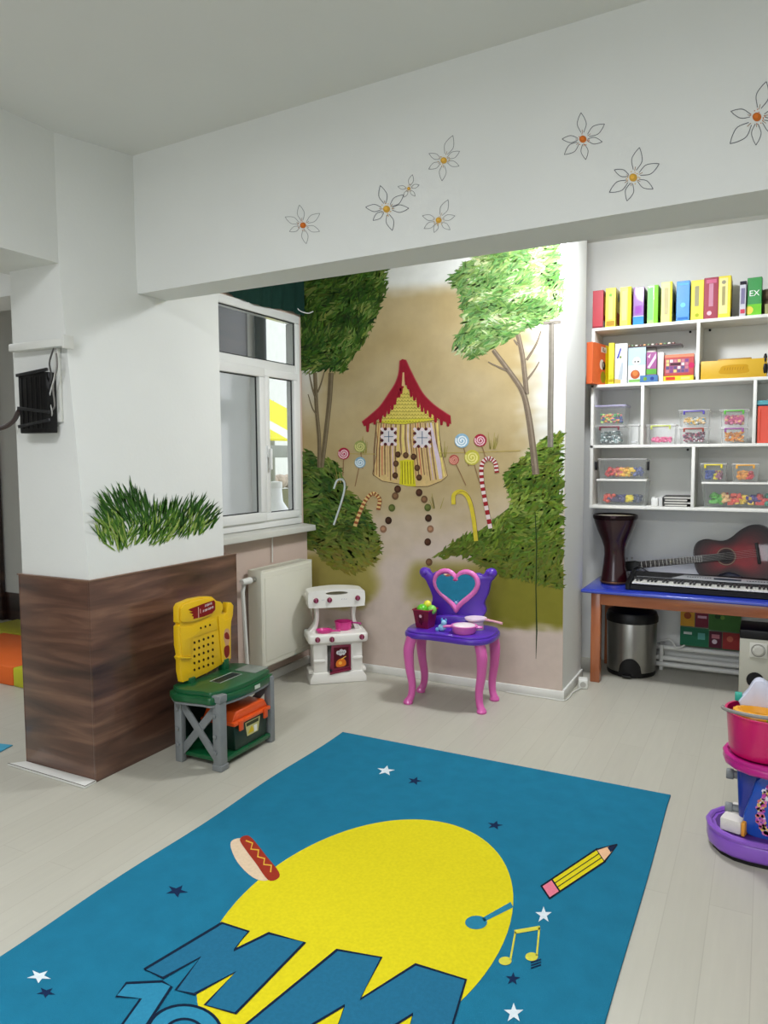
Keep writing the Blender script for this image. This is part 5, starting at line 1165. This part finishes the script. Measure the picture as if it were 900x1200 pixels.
# ------------------------------------------------------------------ under the table
bn = thing('pedal_bin', 'round steel pedal bin with black lid under the blue table', 'bin', (-.80, 5.265, 0))
M_bin = mat('bin_steel', (150, 148, 142), .3, metal=.9, var=.1, vscale=6)
MB().lathe([(0, .0), (.155, .0), (.160, .012), (.160, .04), (.158, .045)], seg=48).build('base', M_black, bn)
MB().lathe([(.157, .03), (.160, .032), (.166, .37), (.164, .375), (.155, .37)], seg=48).build('body', M_bin, bn)
MB().lathe([(.166, .365), (.172, .368), (.172, .40), (.16, .432), (.12, .45), (0, .458)], seg=48).build('lid', M_black, bn)
arch = []
for sgn in (0,): pass
b = bmesh.new(); NA = 18; col_ = []
for i in range(NA+1):
    a = R(-90-26+i*52/NA+6); hh = .03+.10*math.sqrt(max(0, 1-((i/NA-.5)*2)**2))
    col_.append([b.verts.new((r_*math.cos(a), r_*math.sin(a), z)) for r_, z in ((.1605, .004), (.168, .004), (.1695, .004+hh), (.162, .004+hh))])
for A, B_ in zip(col_, col_[1:]):
    for j in range(4): b.faces.new((A[j], A[(j+1) % 4], B_[(j+1) % 4], B_[j]))
bmesh.ops.recalc_face_normals(b, faces=list(b.faces)); q = MB(); q._add(b); q.build('pedal_arch', M_black, bn)
MB().box(-.03, .03, -.205, -.155, .012, .026, .006).build('pedal', M_black, bn)
# white pipes along the wall
for i, (z, y) in enumerate(((.085, 5.42), (.155, 5.445), (.045, 5.40))):
    tag(MB().tube([(-.66, y, z), (.9, y, z)], .018, 12).build('heating_pipe', M_trim), ['middle white heating pipe along the wall under the table', 'topmost white heating pipe under the table, carrying the colourful poster', 'lowest white heating pipe along the wall under the table'][i], 'pipe')
br_ = MB()
for x in (-.62, .5): br_.box(x-.012, x+.012, 5.395, YB-.001, .0, .18, .003)
tag(br_.build('pipe_bracket', M_trim), 'white brackets holding the heating pipes under the table', 'bracket')
tag(MB().tube(smooth_path([Vector((-.65, 5.44, .19)), Vector((-.57, 5.43, .215)), Vector((-.52, 5.40, .17)), Vector((-.47, 5.41, .19))], 6), .006).build('cable', M_trim), 'thin white cable looped on the pipes right of the steel bin', 'cable')
pp_x0, pp_x1 = hit(797, 745, 'y', 5.455).x, hit(868, 745, 'y', 5.455).x; pz0, pz1 = .175, .40
pc = MB().box(0, pp_x1-pp_x0, 0, .02, 0, pz1-pz0+.06, .002).build('poster', card((60, 90, 60))); pc.location = (pp_x0, 5.452, pz0); tag(pc, 'colourful poster in six tiles leaning behind the table', 'picture')
front_print(pc, pp_x1-pp_x0, pz1-pz0+.06, [('r', .0, .5, .24, .92, (206, 150, 40)), ('r', .25, .5, .47, .92, (120, 34, 54)), ('r', .48, .46, 1, .95, (60, 110, 44)), ('r', 0, .03, .48, .47, (30, 106, 74)), ('r', .49, .03, .7, .43, (84, 24, 46)), ('r', .71, .03, 1, .43, (150, 48, 46)),
 ('d', .12, .76, .024, (150, 70, 24)), ('r', .12, .84, .2, .9, (90, 60, 20), 3), ('d', .62, .8, .018, (36, 70, 30)), ('d', .7, .78, .014, (110, 150, 60)), ('r', .06, .3, .2, .36, (206, 216, 206), 2), ('r', .3, .2, .42, .36, (90, 160, 150), 2), ('r', .53, .26, .66, .36, (190, 120, 130), 2), ('d', .58, .18, .016, (206, 190, 200)), ('d', .83, .28, .02, (190, 100, 80)), ('r', .29, .72, .44, .78, (206, 160, 180), 2)], 'tile_print')
sp = thing('speaker', 'beige speaker box with black top standing under the blue table', 'speaker', (.02, 5.02, 0))
spx = hit(866, 780, 'y', 4.94).x
M_sp = mat('beige_case', (176, 174, 160), .5, var=.03)
x0 = spx-.02
MB().box(x0, x0+.26, -.08, .2, .01, .385, .006).build('cabinet', M_sp, sp)
MB().box(x0-.002, x0+.262, -.082, .202, .385, .44, .008).build('top', M_black, sp)
MB().box(x0+.055, x0+.15, -.088, -.079, .275, .365, .003).build('panel', mat('pale_panel', (200, 198, 188), .4), sp)
kn = MB().cyl((x0+.103, -.088, .32), (x0+.103, -.098, .32), .032, .03, bev=.003).cyl((x0+.103, -.098, .32), (x0+.103, -.1, .32), .022).build('dial', mat('pale_dial', (190, 188, 178), .4), sp)
MB().lathe([(.036, 0), (.039, 0), (.039, .003), (.036, .003)], seg=24).build('ring', mat('grey_ring', (120, 118, 110), .5), sp).matrix_local = Matrix.Translation((x0+.103, -.088, .32)) @ RX90
MB().cyl((x0+.09, -.079, .135), (x0+.09, -.084, .135), .048).build('port', M_black, sp)
q = MB()
for a, b2 in ((.02, -.06), (.22, -.06), (.02, .18), (.22, .18)): q.cyl((x0+a, b2, 0), (x0+a, b2, .012), .014, seg=12)
q.build('foot', M_black, sp)
pg = thing('power_socket', 'small white power socket block on the floor by the pillar end', 'socket', hit(682, 807, 'z', 0)+Vector((-.0, .03, 0)), R(12))
MB().box(-.03, .03, -.04, .04, 0, .06, .008).build('block', M_trim, pg); MB().cyl((0, -.04, .03), (0, -.043, .03), .018).build('outlet', mat('socket_grey', (170, 168, 160), .5), pg)
tag(MB().tube(smooth_path([pg.location+Vector((.0, -.04, .012)), pg.location+Vector((-.028, -.15, .008)), Vector((XM+.022, YM-.02, .006)), Vector((XM-.1, YM-.03, .006)), Vector((XM-.35, YM-.025, .006))], 6), .003).build('cable', M_trim), 'thin pale cable along the pillar foot from the white socket block', 'cable')

# ------------------------------------------------------------------ toy cleaning cart
ct = thing('toy_cart', 'purple and blue toy cleaning cart at the right edge beside the rug', 'toy cart', (.075, 3.06, 0))
M_vio = mat('violet_plastic', (134, 82, 190), .3, coat=.3); M_mag = mat('magenta_plastic', (190, 20, 132), .3, coat=.3); M_blu = mat('deep_blue_plastic', (24, 42, 140), .3, coat=.3); M_blu2 = mat('blue_plastic', (20, 74, 176), .3, coat=.3)
def stad(hx, hy, n=9):
    o = []
    for cx, a0 in ((hx-hy, -90), (-(hx-hy), 90)):
        for k in range(n): o.append((cx+hy*math.cos(R(a0+k*180/(n-1))), hy*math.sin(R(a0+k*180/(n-1)))))
    return o
base = stad(.245, .15)
MB().prism(base, 'z', .012, .085, .018, 3).build('base', M_vio, ct)
rim = [(x*.97, y*.95, .085) for x, y in base]
MB().tube(rim, .012, 8, True).build('base_rim', M_vio, ct)
MB().prism(stad(.215, .118), 'z', .0852, .0862).build('base_tray', mat('dark_violet', (78, 40, 120), .35), ct)
MB().prism([(x*.93, y*.93) for x, y in base], 'z', 0, .013).build('skid', M_black, ct)
bodyp = None
MB().prism([(-.13, .086), (.19, .086), (.18, .34), (-.145, .34)], 'y', -.055, .075, .02, 3).build('body', M_blu, ct)
fp = MB().prism(smooth_loop([(-.10, .09), (.17, .09), (.18, .2), (.17, .325), (-.04, .325), (-.09, .25)], 4), 'y', -.085, -.055, .008, 2).build('front_panel', M_blu2, ct)
P = Paint(lambda u, v, off: Vector((u, -.0856-off, v)), .0003); rnd = random.Random(3)
cp_ = smooth_path([Vector((.0, .30, 0)), Vector((-.035, .275, 0)), Vector((-.055, .22, 0)), Vector((-.06, .16, 0)), Vector((-.04, .115, 0)), Vector((-.01, .105, 0))], 9)
for i, p in enumerate(cp_):
    for k in range(3): P.disc(p.x+rnd.uniform(-.012, .012), p.y+rnd.uniform(-.008, .008), rnd.uniform(.004, .008), rnd.choice([(214, 120, 180), (226, 190, 110), (226, 216, 226), (190, 70, 160), (206, 110, 190), (214, 120, 120)]), 1+k, n=10)
P.build('flower_sticker', M_print, fp)
MB().prism(stad(.195, .155), 'z', .335, .372, .014, 3).build('tray', M_mag, ct)
MB().tube([(x, y, .372) for x, y in stad(.186, .146)], .011, 8, True).build('tray_rim', M_mag, ct)
for z, y in ((.265, .03), (.145, -.005)):
    MB().cyl((-.12, y, z), (-.165, y, z), .015, bev=.003).cyl((-.155, y, z), (-.182, y, z), .02, bev=.004).build('peg', M_grey, ct)
CO = Vector(ct.location)
# sponge mop head on the base
spn = thing('sponge_mop', 'toy sponge mop head with white pad lying in the purple cart base', 'toy mop', CO+Vector((-.122, -.015, .0875)), R(-14))
MB().box(-.055, .02, -.085, .085, 0, .05, .007, ry=R(0)).build('sponge', mat('white_sponge', (226, 220, 212), .95, bump=.5, bscale=300, var=.05), spn)
MB().box(.0205, .034, -.087, .087, .0, .052, .004).build('back_plate', mat('orange_yellow', (236, 160, 50), .4), spn)
MB().cyl((.034, .0, .028), (.09, .01, .04), .011).box(.034, .05, -.02, .02, .015, .042, .003).build('socket', mat('orange_yellow', (236, 160, 50), .4), spn)
# pink bucket on the tray
bu = thing('toy_bucket', 'magenta pink toy bucket standing on the tray of the purple cart', 'toy bucket', CO+Vector((-.055, -.005, .3835)))
M_bu = mat('raspberry_plastic', (206, 16, 100), .3, coat=.3)
MB().lathe([(0, 0), (.116, 0), (.121, .01), (.132, .15), (.138, .152), (.138, .158), (.129, .158), (.117, .012), (0, .010)], seg=40).build('pail', M_bu, bu)
hpts = [(.136*math.cos(R(a)), .136*math.sin(R(a))-.01*math.sin(R(a)), .145-.0*a+.022*math.sin(R(a-180))) for a in range(178, 364, 8)]
MB().tube([(p[0]*1.06, p[1]*1.04-.012, p[2]+.012) for p in hpts], .007, 8).build('handle', mat('grey_handle', (136, 132, 128), .45), bu)
def rag(nm, lb, cat, c, loc, sx_, sy_, h_, seed):
    rnd = random.Random(seed); b = bmesh.new(); N = 28; rings = []
    for k, (r_, z) in enumerate(((1, 0), (1.03, .3), (.86, .75), (.5, 1), (0.12, .95))):
        rings.append([b.verts.new((sx_*r_*(1+.10*math.sin(5*t+seed)*(.5 if k > 2 else 1)+rnd.uniform(-.03, .03))*math.cos(t), sy_*r_*(1+.10*math.cos(4*t+seed)+rnd.uniform(-.03, .03))*math.sin(t), h_*z+rnd.uniform(-.004, .004))) for t in [2*PI*i/N for i in range(N)]])
    for A, B_ in zip(rings, rings[1:]):
        for i in range(N): b.faces.new((A[i], A[(i+1) % N], B_[(i+1) % N], B_[i]))
    b.faces.new(rings[0][::-1]); b.faces.new(rings[-1]); q = MB(); q._add(b); o = q.build(nm, c); o.location = loc; return tag(o, lb, cat)
BO = CO+Vector((-.055, -.005, .3835))
sc_ = thing('toy_brush', 'yellow orange toy scoop with toothed rim lying in the pink bucket', 'toy scoop', BO+Vector((-.026, -.040, .150)))
sp_ = []
for k in range(36): sp_.append((.080*(1+.06*(k % 2))*math.cos(2*PI*k/36), .06*(1+.05*(k % 2))*math.sin(2*PI*k/36)))
b = bmesh.new(); q = MB()
R0 = [b.verts.new((x, y-.004, -.010-.008*math.sin(math.atan2(y, x)+.4))) for x, y in sp_]; R1 = [b.verts.new((x*.98, y*.98, .018)) for x, y in sp_]; R2 = [b.verts.new((x*.80, y*.78, .020)) for x, y in sp_]; R3 = [b.verts.new((x*.6, y*.55, .0)) for x, y in sp_]
for A, B_ in ((R0, R1), (R1, R2), (R2, R3)):
    for i in range(36): b.faces.new((A[i], A[(i+1) % 36], B_[(i+1) % 36], B_[i]))
b.faces.new(R3); b.faces.new(R0[::-1]); bmesh.ops.recalc_face_normals(b, faces=list(b.faces)); q._add(b)
q.build('scoop', mat('amber_plastic', (240, 170, 40), .35, coat=.2), sc_)
bt = thing('spray_bottle', 'pale lilac toy spray bottle poking out of the pink bucket', 'toy bottle', BO+Vector((-.01, .04, .014))); bt.scale = (1, 1, .8)
MB().lathe([(0, 0), (.05, 0), (.053, .01), (.053, .12), (.045, .16), (.03, .19), (0, .19)], seg=24).build('body', mat('dark_red_label', (120, 24, 54), .35), bt)
MB().prism(smooth_loop([(-.075, .185), (.10, .20), (.095, .24), (.045, .275), (.0, .315), (-.028, .31), (-.05, .26)], 3), 'y', -.03, .03, .008, 2).build('spray_head', mat('pale_lilac', (206, 208, 226), .35, coat=.2), bt)
MB().box(-.095, -.07, -.012, .012, .20, .24, .004).build('nozzle', plastic(40, 170, 150), bt)
tag(MB().lathe([(0, 0), (.03, 0), (.034, .01), (.034, .16), (.016, .19), (.016, .215), (0, .215)], seg=20).build('toy_bottle', plastic(224, 222, 214)), 'white toy bottle at the right in the pink bucket', 'toy bottle').location = BO+Vector((.058, -.045, .012))
q = MB(); rnd = random.Random(8)
for k in range(16): q.sphere((rnd.uniform(-.028, .028), rnd.uniform(-.02, .02), rnd.uniform(0, .03)), rnd.uniform(.009, .015), 8)
o = q.build('toy_lettuce', plastic(150, 190, 40)); o.location = BO+Vector((.045, -.095, .142)); tag(o, 'green toy leaf bunch at the front of the pink bucket', 'toy')

# ------------------------------------------------------------------ on and beside the column, left
yp = YC-.001
a, b2 = hit(14.5, 408, 'y', YC-.03), hit(80, 403, 'y', YC-.03)
bar = MB().box(a.x, b2.x, yp-.05, yp, 2.0, 2.035, .004); bar.box(b2.x-.012, b2.x+.002, yp-.054, yp, 1.99, 2.05, .003)
tag(bar.build('cable_duct', M_trim), 'horizontal white cable duct high on the white column', 'duct')
a = hit(68, 450, 'y', YC-.01)
tag(MB().box(a.x-.018, a.x+.018, yp-.016, yp, hit(68, 495, 'y', YC).z, 2.0, .003).build('cable_duct', M_trim), 'vertical white cable duct below the horizontal one on the column', 'duct')
bx = thing('wall_box', 'black ribbed box hung on the left edge of the white column', 'box', (0, yp, 0))
p0, p1 = hit(21, 438, 'y', YC-.075), hit(56, 507, 'y', YC-.075)
MB().box(p0.x, p1.x, -.075, -.02, p1.z, p0.z, .004).build('case', M_black, bx)
zz = [p1.z+(p0.z-p1.z)*t for t in (.16, .38, .62)]
for z, tl in ((zz[0], -.12), (zz[1], .12), (p0.z-.0, -.08)): MB().box(p0.x-.006, p1.x+.02, -.083, -.073, z-.007, z+.007, .002, ry=tl).build('strap_bar', mat('black_bar', (30, 30, 32), .45), bx)
q = MB()
for k in range(5): q.box(p0.x+.02+k*.032, p0.x+.03+k*.032, -.078, -.074, p1.z+.02, p0.z-.02, .001)
q.build('rib', M_black, bx)
q = MB().box(p0.x+.02, p1.x-.02, -.021, 0, p1.z+.03, p0.z-.03, .002); q.build('mount', M_grey, bx)
for pts, r_, c, lb in (([(63, 408), (58, 425), (60, 440), (56, 460), (59, 470)], .004, (70, 68, 66), 'dark cable dropping from the duct to the black box, left strand'),
                       ([(65, 408), (67, 430), (62, 452), (64, 476), (57, 482)], .004, (120, 116, 112), 'grey cable dropping from the duct to the black box, middle strand'),
                       ([(66, 410), (64, 440), (58, 465), (61, 485), (55, 494)], .003, (196, 194, 190), 'pale cable dropping from the duct to the black box, right strand')):
    tag(MB().tube(smooth_path([hit(x, y, 'y', yp-.062+.004*i) for i, (x, y) in enumerate(pts)], 5), r_).build('cable', plastic(*c)), lb, 'cable')
tag(MB().tube(smooth_path([hit(22, 482, 'y', yp-.075), hit(16, 493, 'y', yp-.06), hit(6, 500, 'y', yp-.05), hit(-10, 503, 'y', yp-.04), hit(-30, 500, 'y', yp-.04)], 6), .011).build('cable', mat('brown_cable', (66, 54, 52), .5)), 'thick brown cable running left from the black box', 'cable')
# soft mats in the room on the left
def mat_piece(lb, pts, h_, c, g='soft play mats on the floor at the left'):
    ps = [hit(x, y, 'z', 0) for x, y in pts]
    o = MB().prism([(p.x, p.y) for p in ps], 'z', 0, h_, .012, 2).build('floor_cushion', mat('soft_vinyl', c, .5, var=.04, coat=.1)); return tag(o, lb, 'cushion', g)
A_ = [hit(-60, 795, 'z', 0), hit(11, 806, 'z', 0), hit(60, 812, 'z', 0)]
def quad(lb, p, q_, r_, s_, h_, c):
    return tag(MB().prism([(v.x, v.y) for v in (p, q_, r_, s_)], 'z', 0, h_, .012, 2).build('floor_cushion', mat('soft_vinyl', c, .55, var=.04)), lb, 'cushion', 'soft play mats on the floor at the left')
ya, yb2, yc2 = 3.12, 3.62, 4.02
xs_ = hit(10.5, 806, 'z', 0).x
quad('orange soft floor cushion in the room at the left', Vector((xs_-.95, ya, 0)), Vector((xs_-.003, ya, 0)), Vector((xs_+.05, yb2+.12, 0)), Vector((xs_-.95, yb2+.12, 0)), .13, (232, 106, 34))
quad('lime yellow soft floor cushion next to the column, right of the orange one', Vector((xs_+.003, ya, 0)), Vector((-4.215, ya, 0)), Vector((-4.215, yb2-.16, 0)), Vector((xs_+.05, yb2-.16, 0)), .13, (196, 196, 40))
quad('orange strip of floor cushion behind the lime yellow one, by the column', Vector((xs_+.06, yb2-.14, 0)), Vector((-4.215, yb2-.14, 0)), Vector((-4.215, yb2+.12, 0)), Vector((xs_+.06, yb2+.12, 0)), .13, (226, 96, 34))
quad('olive yellow soft floor cushion farthest back in the room at the left', Vector((xs_-1.3, yb2+.14, 0)), Vector((xs_+.1, yb2+.14, 0)), Vector((xs_+.1, yc2+.1, 0)), Vector((xs_-1.3, yc2+.1, 0)), .13, (176, 170, 40))
pr_ = [hit(x, y, 'z', 0) for x, y in ((-40, 868), (15, 874), (0, 882), (-50, 890))]
o = MB().prism([(p.x, p.y) for p in pr_], 'z', 0, .006, .002).build('rug', mat('light_blue_pile', (70, 160, 190), .98, bump=.5, bscale=400, var=.1, vscale=20)); tag(o, 'corner of a light blue rug at the left edge of the floor', 'rug')

# ------------------------------------------------------------------ ceiling lamps of the rooms
M_lamp = mat('lamp_diffuser', (255, 250, 238), .4, emit=4)
def ceiling_lamp(lb, x, y, r_):
    t = thing('ceiling_lamp', lb, 'lamp', (x, y, (HC if y > 3 else HF)-.001), 0, 'round ceiling lamps')
    MB().lathe([(0, 0), (r_, 0), (r_, -.03), (r_*.94, -.035), (r_*.94, -.012), (0, -.012)], seg=40).build('base', M_trim, t)
    MB().lathe([(0, -.062), (r_*.6, -.056), (r_*.9, -.035), (r_*.92, -.015)], seg=40).build('diffuser', M_lamp, t)
ceiling_lamp('round ceiling lamp behind the beam over the painted wall', -.90, 4.05, .17)
ceiling_lamp('round ceiling lamp over the rug', -.2, .1, .2)
ceiling_lamp('round ceiling lamp at the left side of the front room', -1.9, .3, .2)
ceiling_lamp('round ceiling lamp of the room at the left', -5.0, 2.6, .2)
